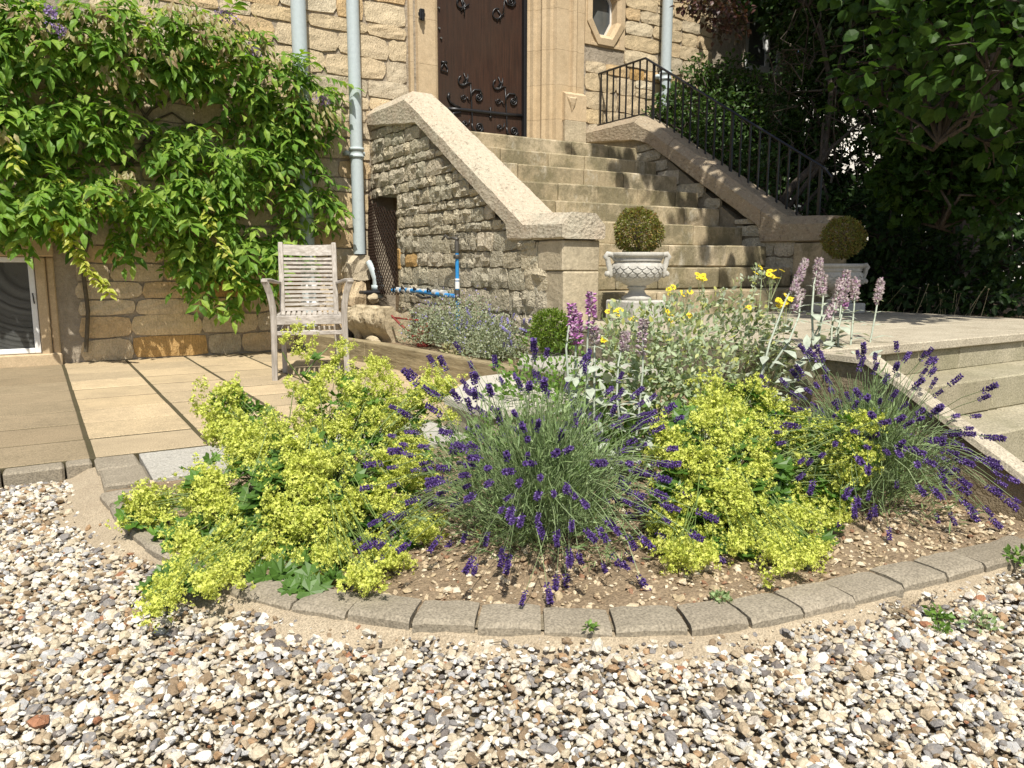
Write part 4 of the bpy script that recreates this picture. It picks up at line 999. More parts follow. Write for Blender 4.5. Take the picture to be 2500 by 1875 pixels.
# ============================================================ URNS
def sc_about(o, root, k, z0):
    """shrink a part about the urn's foot (scale stays on the mesh)"""
    L = o.location.copy(); me = o.data; me.transform(Matrix.Diagonal((k, k, k*1.02, 1))); o.location = Vector((L.x*k, L.y*k, z0+(L.z-z0)*k*1.02))
def make_urn(c, s=1.0, ang=0.3, plinth=.06, label='', blabel=''):
    u = empty('stone_urn', c, label, 'urn', 'cast stone urns with box balls'); z0 = plinth; k_ = .80
    V, F = cbox((c[0]-.15, c[1]-.15, c[2]), (c[0]+.15, c[1]+.15, c[2]+plinth), .01); wobj('plinth', V, F, MT['urn'], u)
    mb = MB(); mb.lathe([(0, 0), (.125, 0), (.128, .02), (.112, .032), (.085, .045), (.068, .07), (.066, .09), (.082, .10), (.085, .108), (.072, .115), (.10, .128), (.155, .155), (.19, .19), (.205, .225), (.207, .26), (.198, .30), (.196, .318), (.205, .322), (.206, .330), (.197, .336), (.202, .352), (.218, .358), (.222, .37), (.221, .385), (.214, .392), (.198, .390), (.19, .37), (.185, .34), (0, .34)], (c[0], c[1], c[2]+z0), 40)
    mb.build('bowl', MT['urn'], u, True)
    rb_ = lambda z: float(np.interp(z, [.155, .19, .225, .26, .30], [.157, .192, .207, .209, .200]))
    for row in range(4):
        zc = .285-.033*row; nn = 18; mb = MB()
        for i in range(nn):
            a = 2*math.pi*(i+.5*(row % 2))/nn; da = math.pi/nn*1.06; V = []; F = []
            top = [(-1, .018), (0, .020), (1, .018)]; mid = [(-1, -.002), (0, 0), (1, -.002)]; low = [(-.72, -.019), (0, -.031), (.72, -.019)]
            for (pt, o_) in ((top, .001), (mid, .012), (low, .016)):
                for (t, dz_) in pt:
                    zz_ = zc+dz_; r_ = rb_(zz_)+o_+(.004 if t == 0 else 0); V.append((c[0]+r_*math.cos(a+t*da), c[1]+r_*math.sin(a+t*da), c[2]+z0+zz_))
            for (t, dz_) in low: zz_ = zc+dz_; r_ = rb_(zz_)-.004; V.append((c[0]+r_*math.cos(a+t*da), c[1]+r_*math.sin(a+t*da), c[2]+z0+zz_+.002))
            for r0_ in (0, 3, 6): F += [(r0_, r0_+3, r0_+4, r0_+1)[::-1], (r0_+1, r0_+4, r0_+5, r0_+2)[::-1]]
            F += [(0, 3, 6, 9), (2, 11, 8, 5)]
            mb.add(V, F)
        mb.build('scale_band', MT['urn'], u, kind='stuff')
    for sg in (0, math.pi):
        a = ang+sg; e = np.array([math.cos(a), math.sin(a), 0]); t_ = np.array([-e[1], e[0], 0]); base = np.array([c[0], c[1], c[2]+z0]); mb = MB()
        P = lambda r, z, q=0: base+e*r+t_*q+np.array([0, 0, z])
        mb.tube([P(.195, .335), P(.225, .372), P(.262, .378), P(.280, .355), P(.266, .330), P(.245, .335)], [.020, .024, .025, .023, .019, .012], 10)
        mb.tube([P(.262, .352), P(.255, .30), P(.235, .25), P(.245, .215), P(.225, .195)], [.022, .024, .026, .034, .022], 10)
        for q in (-.018, .018): V, F = blob(P(.262, .215, q), (.02, .02, .024), 3, 1); mb.add(V, F)
        mb.build('handle', MT['urn'], u, True)
    for ch_ in list(u.children):
        if ch_.name.split('.')[0] != 'plinth': sc_about(ch_, u, k_, z0)
    return u
UL = on_y(1556, 640, 4.05); UL = (UL[0], 4.05, TZ)
make_urn(UL, 1, math.radians(-22), .155, 'pale cast stone urn with scale pattern beside the left stair pillar')
UR = on_y(2054, 640, 4.02); UR = (UR[0], 4.02, TZ)
make_urn(UR, 1, math.radians(-30), .085, 'shaded cast stone urn on a low plinth at the foot of the right parapet')
for a, b in (((5.40, 3.84, TZ), (5.84, 4.24, TZ+.05)),): pass
MT['box_leaf'] = leaf_mat('box_leaf', [(.16,.19,.03), (.24,.24,.05), (.11,.13,.03), (.28,.17,.05), (.14,.17,.03), (.22,.11,.04)], .25, .4)
MT['box_green'] = leaf_mat('green_box_leaf', [(.12,.20,.02), (.18,.26,.03), (.07,.12,.015), (.22,.28,.04)], .3, .4)
def box_ball(c, r, n, mat, label, stems=True, core=.8, zs=1.0, group=None, name='box_ball'):
    b = empty(name, (c[0], c[1], c[2]-r*zs), label, 'topiary ball', group)
    D = rdir(n); lump = 1+.05*np.sin(D@np.array([5, 3, 4.])+1)+.03*np.sin(D@np.array([-9, 7, 3.]))
    rad = r*lump*rng.uniform(core, 1.06, n); P_ = np.array(c)+D*rad[:, None]*np.array([1, 1, zs])
    tv, tf = lance(.28, .10, .05, .45); dd = D+rng.normal(0, .7, (n, 3)); 
    V, F = batch(tv, tf, frames(dd, D+rng.normal(0, .6, (n, 3))), P_, rng.uniform(.013, .022, n)); obj('foliage', mk_mesh('foliage', V-np.array(WL[b.name]), F, MT[mat]), WL[b.name], b, kind='stuff')
    mb = MB()
    for i in range(26):
        d = rdir(1)[0]; d[2] = abs(d[2])*.6+.1; mb.tube([(c[0], c[1], c[2]-r*1.15*zs), tuple(np.array(c)+d*r*.3), tuple(np.array(c)+d*r*.9)], [.004, .003, .0015], 4, cap=False)
    mb.build('twigs', MT['twig'], b, kind='stuff'); return b
box_ball((UL[0], 4.05, on_y(1553, 566, 4.05)[2]), .152, 5200, 'box_leaf', 'brownish-green clipped box ball in the left urn')
box_ball((UR[0], 4.02, on_y(2052, 580, 4.02)[2]), .158, 4600, 'box_leaf', 'dark clipped box ball in the shaded right urn')
# ============================================================ PLANTS
MT['wist'] = leaf_mat('wisteria_leaf', [(.08,.17,.022), (.15,.28,.035), (.055,.13,.018), (.26,.38,.05), (.10,.22,.028), (.36,.46,.08), (.12,.25,.03)], .36, .5, spec=.25)
MT['wist_y'] = leaf_mat('young_yellow_leaf', [(.42,.45,.05), (.50,.50,.10), (.34,.42,.04), (.45,.42,.12)], .4, .45)
MT['wist_b'] = leaf_mat('young_bronze_leaf', [(.34,.28,.12), (.27,.19,.10), (.40,.36,.16), (.30,.27,.10)], .35, .5)
MT['lilac'] = leaf_mat('lilac_petal', [(.42,.32,.62), (.34,.22,.55), (.55,.46,.68)], .3, .6)
def compound(seed, n=5, L=.27):
    r = np.random.default_rng(seed); tv, tf = lance(.21, .07, .22, .42); parts = []
    pts = [np.array([0, t, -.35*t*t]) for t in np.linspace(.22, 1, n)]
    T = []; D = []; Nn = []; s = []
    for i, p in enumerate(pts):
        for sd in (-1, 1):
            if i == n-1 and sd == 1: continue
            d = np.array([sd*(.9 if i < n-1 else 0), .55+.2*(i == n-1), -.45+r.normal(0, .2)])
            T.append(p*L); D.append(d+r.normal(0, .1, 3)); Nn.append(np.array([sd*.15, .35, 1])+r.normal(0, .22, 3)); s.append(L*r.uniform(.36, .46)*(.8+.4*math.sin(i/n*3)))
    parts.append(batch(tv, tf, frames(np.array(D), np.array(Nn)), np.array(T), np.array(s)))
    V, F = tube([tuple(p*L) for p in [np.zeros(3)]+pts], .0018, 3, False); parts.append((V, tri(F)))
    return join(parts)
WT = [compound(i, 5 if i % 2 else 4) for i in range(8)]
wis = empty('wisteria', (1.0, 7.8, .12), 'large wisteria sprawling over the left part of the house wall', 'climbing plant')
tiers = [((-40,60),170,95,.30),((150,80),190,95,.50),((330,70),170,90,.50),((480,100),150,85,.42),((620,170),110,65,.36),((700,215),90,75,.30),((760,260),60,70,.18),((640,300),90,60,.26),((700,330),80,55,.24),
         ((60,260),110,55,.42),((-40,300),80,80,.4),((180,250),110,50,.36),((250,300),95,48,.40),((60,340),110,60,.34),((310,360),85,45,.34),((130,400),80,40,.2),((480,340),80,45,.42),((540,395),95,60,.46),((440,440),90,60,.42),((600,460),80,50,.34),
         ((740,470),85,60,.22),((800,490),50,50,.16),((-30,430),70,60,.4),((60,470),100,50,.46),((190,470),110,55,.50),((330,460),100,55,.48),((420,520),90,45,.40),((550,560),95,60,.42),((660,560),80,55,.22),((620,640),85,55,.36),((560,690),85,45,.30),((350,570),80,30,.26),((60,540),110,40,.34),((470,620),70,40,.22),((680,390),80,60,.25),((20,200),90,40,.3),((480,200),120,45,.34),((300,170),120,50,.42)]
P_, D_, N_, S_ = [], [], [], []
rw_ = random.Random(3)
for (c, rx, ry, dep) in tiers:
    area = rx*ry; n = int(area/180)
    for _ in range(n):
        a = rw_.uniform(0, 2*math.pi); q = math.sqrt(rw_.random()); u, v = q*math.cos(a), q*math.sin(a)
        sh = math.sqrt(max(0, 1-q*q)); out = dep*1.12*(.25+.75*sh)*(.45 if c[0]+u*rx > 770 else 1)*(1-.25*max(0, v))*rw_.uniform(.6, 1.05)+.04
        P0 = on_y(c[0]+u*rx, c[1]+v*ry, YF-out)
        P_.append(P0); D_.append((u*.5+rw_.gauss(0, .5), -.9, -.25-.35*v+rw_.gauss(0, .3))); N_.append((rw_.gauss(0, .3), -.25+rw_.gauss(0, .25), 1)); S_.append(rw_.uniform(.60, 1.2))
# thin inner layer close to the wall
poly_in = [(-80,0),(560,60),(700,160),(790,260),(760,400),(700,480),(680,600),(600,680),(480,640),(300,560),(100,560),(-80,570)]
hol = [((440,240),115,45),((230,398),120,26),((60,205),80,24),((620,520),50,24),((370,410),60,28),((150,330),60,18),((700,420),40,25),((560,330),35,30),((870,300),60,400)]
for (x, y) in samp(poly_in, 300, rw_):
    if any(((x-c[0])/a)**2+((y-c[1])/b)**2 < 1 for c, a, b in hol): continue
    P_.append(on_y(x, y, YF-.05-.06*rw_.random())); D_.append((rw_.gauss(0, .5), -.4, -.6)); N_.append((rw_.gauss(0, .4), -.6, .6)); S_.append(rw_.uniform(.6, .9))
P_ = np.array(P_); D_ = np.array(D_, float); N_ = np.array(N_, float); S_ = np.array(S_)
pxs = np.array([pix(p)[:2] for p in P_]); kill = np.zeros(len(P_), bool)
for c, a, b in hol: kill |= (((pxs[:, 0]-c[0])/a)**2+((pxs[:, 1]-c[1])/b)**2 < 1)
P_, D_, N_, S_ = P_[~kill], D_[~kill], N_[~kill], S_[~kill]
wmesh = [mk_mesh('leaf', V, F, MT['wist']) for V, F in WT]
R_ = frames(D_, N_); order = np.argsort(P_[:, 1])           # the outermost leaves as objects of their own
front = set(order[:290].tolist())
for i in front:
    o = bpy.data.objects.new('leaf', rw_.choice(wmesh)); link(o, P_[i], wis, Matrix(R_[i]).to_euler(), (S_[i],)*3)
rest_ = np.array([i for i in range(len(P_)) if i not in front]); g_ = rng.integers(0, 8, len(rest_)); parts = []
for g in range(8): ii = rest_[g_ == g]; parts.append(batch(WT[g][0], WT[g][1], R_[ii], P_[ii], S_[ii]))
V, F = join(parts); wobj('foliage', V, F, MT['wist'], wis, kind='stuff')
# young shoots: bronze drooping leaflets, yellow trailing shoots, lilac racemes
def scatter(tmpl, P, D, N, s, name, mat, parent, split=None):
    V, F = batch(tmpl[0], tmpl[1], frames(np.array(D, float), np.array(N, float)), np.array(P), np.array(s)); return wobj(name, V, F, MT[mat], parent, kind='stuff')
P1_, D1_, N1_, s1_ = [], [], [], []
br = [(180,75),(205,95),(100,55),(270,45),(320,90),(300,130),(355,110),(420,130),(270,165),(345,175),(240,40),(500,75),(540,85),(560,110),(600,140),(640,110),(170,20),(230,15),(420,20),(470,30),(60,40),(0,330),(290,430),(320,440),(735,250),(770,300),(660,140),(715,215),(590,60),(520,50),(640,160),(800,285),(790,260)]
for (x, y) in br:
    for _ in range(16):
        P0 = on_y(x+rw_.gauss(0, 15), y+rw_.gauss(0, 12), YF-.63+rw_.gauss(0, .03)+(.2 if x > 560 else 0)); P1_.append(P0); D1_.append((rw_.gauss(0, .45), -.4, -1)); N1_.append((rw_.gauss(0, .4), -1, .3)); s1_.append(rw_.uniform(.06, .10))
scatter(lance(.2, .07, .1), P1_, D1_, N1_, s1_, 'young_leaves', 'wist_b', wis)
P1_, D1_, N1_, s1_ = [], [], [], []
trails = [[(120,520),(150,545),(170,580),(190,620),(215,655),(245,690),(262,715)], [(500,480),(512,540),(535,590),(560,640),(575,680)], [(0,330),(30,350),(45,390),(20,420)]]
vs = MB()
for ti, t in enumerate(trails):
    pts3 = [on_y(x, y, YF-.62+.0*ti) for x, y in t]; vs.tube(pts3, .003, 4, cap=False)
    for a, b in zip(pts3[:-1], pts3[1:]):
        for q in np.linspace(0, 1, 6):
            for _ in range(4 if ti == 0 else 2):
                P1_.append(a+(b-a)*q+rng.normal(0, .018, 3)); D1_.append((rw_.choice((-1, 1))*rw_.uniform(.4, 1), -.5, -.5)); N1_.append((rw_.gauss(0, .3), -.5, .8)); s1_.append(rw_.uniform(.05, .085))
for (x, y) in samp([(100,490),(200,480),(190,560),(120,575)], 110, rw_)+samp([(0,10),(180,0),(560,30),(640,130),(300,60)], 120, rw_)+samp([(130,430),(420,500),(300,520),(120,500)], 60, rw_):
    P1_.append(on_y(x, y, YF-.55)); D1_.append((rw_.gauss(0, .8), -.6, -.4)); N1_.append((rw_.gauss(0, .3), -.4, 1)); s1_.append(rw_.uniform(.05, .09))
scatter(lance(.24, .07, .15), P1_, D1_, N1_, s1_, 'yellow_shoots', 'wist_y', wis)
P1_, D1_, N1_, s1_ = [], [], [], []
for (x, y, ln) in ((125,28,.12),(140,72,.22),(620,125,.16),(555,38,.26),(790,245,.12)):
    for _ in range(90):
        t = rw_.random(); P0 = on_y(x+(t-.5)*(45 if ln > .2 else 25)+rw_.gauss(0, 6), y+(t-.5)*18+rw_.gauss(0, 7), YF-.66+(.22 if x > 500 else 0)); P1_.append(P0); D1_.append(rng.normal(0, 1, 3)); N1_.append(rng.normal(0, 1, 3)); s1_.append(rw_.uniform(.014, .026))
scatter(round_leaf(), P1_, D1_, N1_, s1_, 'flower_racemes', 'lilac', wis)
for path, r in (([(330,330),(345,300),(370,265),(420,240),(480,232)], .016), ([(300,215),(340,260),(365,300),(372,330),(350,345)], .014), ([(350,345),(480,305),(620,300)], .009), ([(365,300),(420,275),(455,300),(480,330)], .010), ([(372,330),(300,420),(240,500),(200,640),(215,760),(210,860)], .02), ([(130,420),(260,405),(420,390),(560,400)], .009)):
    vs.tube([on_y(x, y, YF-.06-.02*math.sin(x)) for x, y in path], r, 6, cap=False)
vs.build('stems', MT['twig'], wis, True, kind='stuff')

# ---- lady's mantle (alchemilla)
MT['alch_leaf'] = leaf_mat('lobed_green_leaf', [(.075,.17,.025), (.12,.25,.04), (.055,.12,.02), (.15,.28,.05), (.09,.20,.03)], .3, .45)
MT['alch_flower'] = leaf_mat('lime_yellow_blossom', [(.56,.59,.10), (.66,.67,.15), (.47,.53,.08), (.70,.70,.20), (.50,.57,.10)], .25, .7, tmul=1.2)
MT['alch_stem'] = plain('green_stem', (.14,.20,.05), .6)
def blossom(seed, n=88, R=.022):
    r = np.random.default_rng(seed); lumps = r.normal(0, R*.55, (9, 3)); c = lumps[r.integers(0, 9, n)]; P = c+r.normal(0, R*.20, (n, 3))
    tv = np.array([(0,0,0), (-.5,.6,.12), (0,.35,.02), (.5,.6,.12), (-.4,-.5,.12), (.45,-.45,.1)]); tf = np.array([(0,2,1), (0,3,2), (0,1,4), (0,5,3)])
    return batch(tv, tf, frames(rdir(n, r), P-c.mean(0)+r.normal(0, .01, (n, 3))+np.array([0, 0, .012])), P, r.uniform(.0050, .0080, n))
BT = [blossom(i) for i in range(8)]
def ell_hit(x, y, c, r):
    d = ray(x, y); o = (CAM-c)/r; dd = d/r; a = dd@dd; b = o@dd; cc = o@o-1; disc = b*b-a*cc
    if disc < 0: return CAM+d*(-b/a), False
    return CAM+d*((-b-math.sqrt(disc))/a), True
def mantle(base, label, regions, ncl, leaves, tall, seed):
    r = random.Random(seed); root = empty('ladys_mantle', base, label, 'flowering plant', 'clumps of lime yellow ladys mantle')
    cl = []
    for (poly, c, rad, wgt) in regions:
        for (x0, y0) in samp(poly, int(ncl*wgt/6.4), r):
            inn = abs(r.gauss(0, .075)); tl = r.uniform(-.5, .5)
            for _ in range(r.randint(5, 10)):
                u = r.gauss(0, 20); x = x0+u; y = y0+r.gauss(0, 14)+u*tl
                P, h = ell_hit(x, y, np.array(c), np.array(rad)); n = (P-np.array(c))/np.array(rad)
                P = P+(np.array(base)-P)*(inn+r.gauss(0, .015))
                if P[2] < .10: P = on_z(x, y, r.uniform(.09, .15))
                cl.append((P, n))
    bm = [mk_mesh('flower_cluster', V, F, MT['alch_flower']) for V, F in BT]
    idx = sorted(range(len(cl)), key=lambda i: np.linalg.norm(cl[i][0]-CAM)); fr = set(idx[:290]); st = MB(); parts = []
    for i, (P, n) in enumerate(cl):
        s = r.uniform(.9, 1.5); eu = Euler((r.uniform(0, 6), r.uniform(0, 6), r.uniform(0, 6)))
        if i in fr: obj('flower_cluster', r.choice(bm), P, root, eu, (s, s, s))
        else: k = r.randrange(8); parts.append(batch(BT[k][0], BT[k][1], np.array(eu.to_matrix())[None], P[None], [s]))
        if i % 2 == 0:
            b = np.array(base)+np.array([r.gauss(0, .05), r.gauss(0, .05), .02]); m = (P+b)/2+np.array([0, 0, .10*abs(r.gauss(0, 1))]); st.tube([b, m, P], [.0022, .0017, .0009], 4, cap=False)
    if parts: V, F = join(parts); wobj('flower_clusters', V, F, MT['alch_flower'], root, kind='stuff')
    for path in tall: st.tube(path, .0022, 4, cap=False)
    st.build('stems', MT['alch_stem'], root, kind='stuff')
    lt = [mk_mesh('leaf', *lobed(l, .28, c_), MT['alch_leaf']) for l, c_ in ((7, .2), (6, .1), (8, .3))]; LP = []
    for (poly, c, rad, wgt) in regions:
        for (x, y) in samp(poly, int(leaves*wgt), r):
            P, h = ell_hit(x, y, np.array(c), np.array(rad)*.93); n = (P-np.array(c))/np.array(rad); P = P if P[2] > .1 else on_z(x, y, .09); LP.append((P+(np.array(base)-P)*abs(r.gauss(.02, .07)), n))
    LP.sort(key=lambda q: np.linalg.norm(q[0]-CAM))
    for i, (P, n) in enumerate(LP):
        nn = n/np.linalg.norm(n)*.9+np.array([0, 0, 1.0])+np.array([r.gauss(0, .3), r.gauss(0, .3), 0]); d = np.array([n[0]+r.gauss(0, .5), n[1]+r.gauss(0, .5), -.25]); R = frames(d[None], nn[None])[0]
        s = r.uniform(.055, .10)
        if i < 290: obj('leaf', r.choice(lt), P, root, Matrix(R).to_euler(), (s,)*3)
    ex_ = LP[290:]
    if ex_:
        tv, tf = lobed(7, .28, .2); V, F = batch(tv, tf, frames(rdir(len(ex_))+np.array([0, 0, -.2]), rdir(len(ex_))*.5+np.array([0, -.3, 1])), np.array([p for p, n in ex_]), rng.uniform(.045, .08, len(ex_))); wobj('foliage', V, F, MT['alch_leaf'], root, kind='stuff')
    return root
B1 = on_z(760, 1330, .07); B1 = np.array([B1[0]+.08, B1[1]+.25, .07])
c1 = (B1[0], B1[1]+.02, .02)
regs1 = [([(500,1120),(560,1075),(640,1010),(760,1030),(860,1060),(1000,1080),(1080,1130),(1070,1300),(1000,1380),(880,1440),(810,1420),(770,1470),(650,1420),(560,1400),(500,1330),(470,1200)], c1, (.50,.42,.44), .50),
         ([(275,1220),(330,1185),(430,1200),(540,1190),(600,1250),(560,1380),(520,1400),(490,1470),(420,1440),(400,1490),(350,1470),(345,1400),(420,1360),(380,1310),(300,1290)], (B1[0]-.12, B1[1]-.02, .0), (.52,.40,.25), .18),
         ([(478,1040),(490,970),(550,930),(600,950),(650,1000),(660,1080),(600,1130),(540,1090)], (B1[0]-.02, B1[1]+.15, .08), (.42,.36,.44), .10),
         ([(730,900),(800,880),(870,910),(900,960),(960,1000),(1050,900),(1100,910),(1100,1010),(1050,1100),(900,1100),(760,1060)], (B1[0]+.12, B1[1]+.25, .14), (.36,.30,.50), .16),
         ([(440,1140),(480,1120),(520,1150),(500,1200),(450,1190)], (B1[0]-.1, B1[1]+.05, .05), (.5,.4,.36), .02),
         ([(820,900),(920,880),(960,960),(1000,1000),(880,1020)], (B1[0]+.25, B1[1]+.4, .14), (.3,.3,.5), .04)]
tallp = []
L_ = mantle((B1[0], B1[1], .07), 'large sprawling lime yellow lady\'s mantle spilling over the kerb at the left of the bed', regs1, 900, 560, [], 21)
# one tall spray in front of the chair
mt = MB(); tc = []; rr_ = random.Random(9)
yb1 = 3.0
for path in ([(800,1150),(790,1060),(765,985),(735,925),(700,880),(690,860)], [(735,925),(770,880),(800,850)], [(820,1120),(838,1040),(845,960),(850,930)], [(900,1100),(880,1010),(910,950)], [(790,1050),(850,970),(880,940)], [(870,1110),(875,1000),(858,950)]):
    mt.tube([on_y(x, y, yb1-.1+.0*i) for i, (x, y) in enumerate(path)], .0024, 4, cap=False)
for (poly, n) in (([(690,800),(720,790),(790,810),(800,860),(740,880),(690,860)], 18), ([(780,840),(850,830),(880,850),(830,870)], 9), ([(850,875),(900,860),(960,900),(990,960),(960,1010),(870,990)], 34), ([(700,930),(800,920),(830,1000),(780,1080),(700,1060),(710,980)], 52), ([(1030,890),(1070,895),(1100,960),(1050,980)], 16), ([(860,1000),(980,990),(1040,1060),(930,1100)], 26)):
    for q in samp(poly, n, rr_): tc.append(q)
ch_root = empty('ladys_mantle', on_y(800, 1160, 2.9), 'tall upright lime yellow flower sprays rising in front of the armchair', 'flowering plant', 'clumps of lime yellow ladys mantle')
bm_ = [mk_mesh('flower_cluster', V, F, MT['alch_flower']) for V, F in BT[:5]]
for (x, y) in tc: s = rr_.uniform(.6, 1.05); obj('flower_cluster', rr_.choice(bm_), on_y(x, y, yb1-.1+rr_.uniform(-.08, .12)), ch_root, Euler((rr_.uniform(0, 6), rr_.uniform(0, 6), 0)), (s,)*3)
mt.build('stems', MT['alch_stem'], ch_root, kind='stuff')
lm_ = mk_mesh('leaf', *lobed(6, .38, .15), MT['alch_leaf'])
for (x, y) in ((770,870),(755,920),(860,990),(880,960),(830,980),(905,1010),(900,1050),(940,1080),(985,1070),(870,1060),(800,1030),(780,985),(955,1040),(640,1010)):
    for _ in range(2): d = np.array([rr_.choice((-1, 1)), rr_.uniform(-.6, .2), .0]); R = frames(d[None], np.array([[rr_.gauss(0, .4), -.4, 1]]))[0]; s = rr_.uniform(.05, .085); obj('leaf', lm_, on_y(x+rr_.uniform(-12, 12), y+rr_.uniform(-6, 6), yb1-.1), ch_root, Matrix(R).to_euler(), (s,)*3)
B2 = np.array([2.08, 2.0, .09])
regs2 = [([(1600,1100),(1650,960),(1740,930),(1850,920),(1940,990),(1990,1010),(2110,1010),(2135,1120),(2100,1190),(2060,1260),(1960,1280),(1850,1270),(1750,1260),(1640,1250)], (B2[0]+.0, B2[1]+.05, .10), (.46,.40,.42), .66),
         ([(1595,1180),(1700,1180),(1760,1260),(1770,1350),(1700,1365),(1630,1370),(1600,1290)], (B2[0]-.1, B2[1]-.0, .05), (.36,.33,.30), .16),
         ([(1900,1180),(2050,1200),(2060,1270),(2040,1320),(1990,1370),(1930,1380),(1870,1340),(1780,1360),(1800,1260)], (B2[0]+.05, B2[1]-.0, .05), (.36,.33,.3), .18)]
mantle(tuple(B2), 'lime yellow lady\'s mantle with broad lobed leaves between the two lavender bushes', regs2, 700, 520, [], 22)

# ---- lavender
MT['lav_leaf'] = leaf_mat('grey_green_needle', [(.19,.28,.11), (.27,.36,.15), (.13,.20,.075), (.33,.41,.19)], .2, .6)
MT['lav_stem'] = leaf_mat('lavender_stem', [(.19,.26,.11), (.15,.21,.09), (.24,.30,.14)], .1, .6)
MT['lav_flower'] = leaf_mat('deep_violet_floret', [(.045,.020,.11), (.08,.035,.19), (.028,.014,.07), (.14,.075,.30), (.06,.028,.15), (.04,.02,.10), (.27,.18,.46)], .12, .6)
def spike(seed):
    r = np.random.default_rng(seed); P = []; D = []
    whorls = 6; L = .040
    zs = [(-.012, 4)]+[(k/(whorls-1)*L*.92, 9) for k in range(whorls)]
    if seed % 3 == 0: zs = [(-.02, 5)]+zs
    for (z, n) in zs:
        rad = .0062*(1-.35*max(0, z/L)); 
        for j in range(n):
            a = 2*math.pi*j/n+r.uniform(-.3, .3); P.append((rad*.35*math.cos(a), rad*.35*math.sin(a), z+r.uniform(-.002, .002))); D.append((math.cos(a), math.sin(a), .75+r.normal(0, .25)))
    P = np.array(P); D = np.array(D); n = len(P)
    tv = np.array([(0,0,0), (.30,.5,0), (0,.5,.30), (-.30,.5,0), (0,.5,-.30), (0,1.0,0)]); tf = np.array([(0,2,1), (0,3,2), (0,4,3), (0,1,4), (1,2,5), (2,3,5), (3,4,5), (4,1,5)])
    return batch(tv, tf, frames(D, np.tile([[.1, .2, 1.]], (n, 1))), P, r.uniform(.0078, .0115, n))
SPK = [spike(i) for i in range(9)]
def lavender(base, label, nsp, R, H, seed, bias=(0, 0), el=(6, 86), density=5200, blade_r=.72):
    r = np.random.default_rng(seed); root = empty('lavender_bush', base, label, 'lavender', 'lavender bushes in the curved bed'); base = np.array(base)
    sm_ = [mk_mesh('flower_spike', V, F, MT['lav_flower']) for V, F in SPK]; st = MB(); groundz = lambda x, y: float(bedz(x, y))
    for i in range(nsp):
        az = r.uniform(0, 2*math.pi); e = math.asin(math.sin(math.radians(el[0]))+(math.sin(math.radians(el[1]))-math.sin(math.radians(el[0])))*r.random()**.95); k = r.uniform(.55, 1.08)
        d = np.array([math.cos(az)*math.cos(e), math.sin(az)*math.cos(e), math.sin(e)]); d[:2] += bias
        ch_ = max(math.cos(e), .05)**-.42; d[:2] *= ch_; tip = base+np.array([d[0]*R*k, d[1]*R*k, (d[2]**.85)*H*k])+r.normal(0, .015, 3); q_ = r.uniform(0, 6.28); q2 = .13*r.random()**.5; b = base+np.array([d[0]*.05+q2*math.cos(q_), d[1]*.05+q2*math.sin(q_), .04]); m = b+(tip-b)*.55+np.array([0, 0, .05+.06*math.cos(e)])
        tip[2] -= .05*math.cos(e)**2; tip[2] = max(tip[2], groundz(tip[0], tip[1])+.02)
        st.tube([b, b*.35+m*.65+[0,0,.01], m, (m+tip)/2+[r.normal(0,.008), r.normal(0,.008), .012], tip], [.0016, .0014, .0013, .0012, .0011], 3, cap=False)
        t = tip-m; t = t/np.linalg.norm(t); q = Vector(t).to_track_quat('Z', 'Y').to_euler(); s = r.uniform(.75, 1.2)
        if i < 290: obj('flower_spike', sm_[i % 9], tip, root, q, (s*1.08, s*1.08, s*r.uniform(.7, 1.05)))
    # thin extra stems
    for i in range(300):
        az = r.uniform(0, 2*math.pi); e = math.radians(r.uniform(15, 88)); d = np.array([math.cos(az)*math.cos(e)*R, math.sin(az)*math.cos(e)*R, math.sin(e)*H])*r.uniform(.6, .9); st.tube([base+[0,0,.05], base+d*.6+[0,0,.04], base+d], [.0015, .0012, .0009], 3, cap=False)
    st.build('stems', MT['lav_stem'], root, kind='stuff')
    n = density; az = r.uniform(0, 2*math.pi, n); e = np.radians(2+88*r.random(n)**.8); k = (r.random(n)**.45)*blade_r*(1+.16*np.sin(az*3+seed)+.12*np.sin(az*7+e*5))
    d = np.stack([np.cos(az)*np.cos(e)*R, np.sin(az)*np.cos(e)*R, np.sin(e)*H*1.0], 1); P = base+d*k[:, None]*(1+.16*np.sin(d@np.array([14, 11, 9.])/R*.5+seed))[:, None]; P[:, 2] = np.maximum(P[:, 2], np.array(bedz(P[:, 0], P[:, 1]))+.01)
    dd = d/np.linalg.norm(d, axis=1, keepdims=True)+r.normal(0, .62, (n, 3))+np.array([0, 0, .35]); tv, tf = lance(.05, .02, .08, .5)
    V, F = batch(tv, tf, frames(dd, r.normal(0, 1, (n, 3))), P, r.uniform(.028, .06, n)); wobj('foliage', V, F, MT['lav_leaf'], root, kind='stuff')
    return root
Lc = on_z(1355, 1345, .07)
lavender((Lc[0]+.02, Lc[1]+.12, .07), 'big violet lavender bush in the middle of the bed, leaning over the kerb', 290, .57, .63, 31, bias=(-.04, .02), el=(3, 88), density=9500, blade_r=.62)
Lr = on_z(2190, 1245, .10)
lavender((Lr[0]+.0, Lr[1]+.15, .09), 'violet lavender bush at the right end of the bed by the sloping wall', 250, .50, .60, 32, bias=(.06, .0), el=(4, 87), density=6500, blade_r=.62)

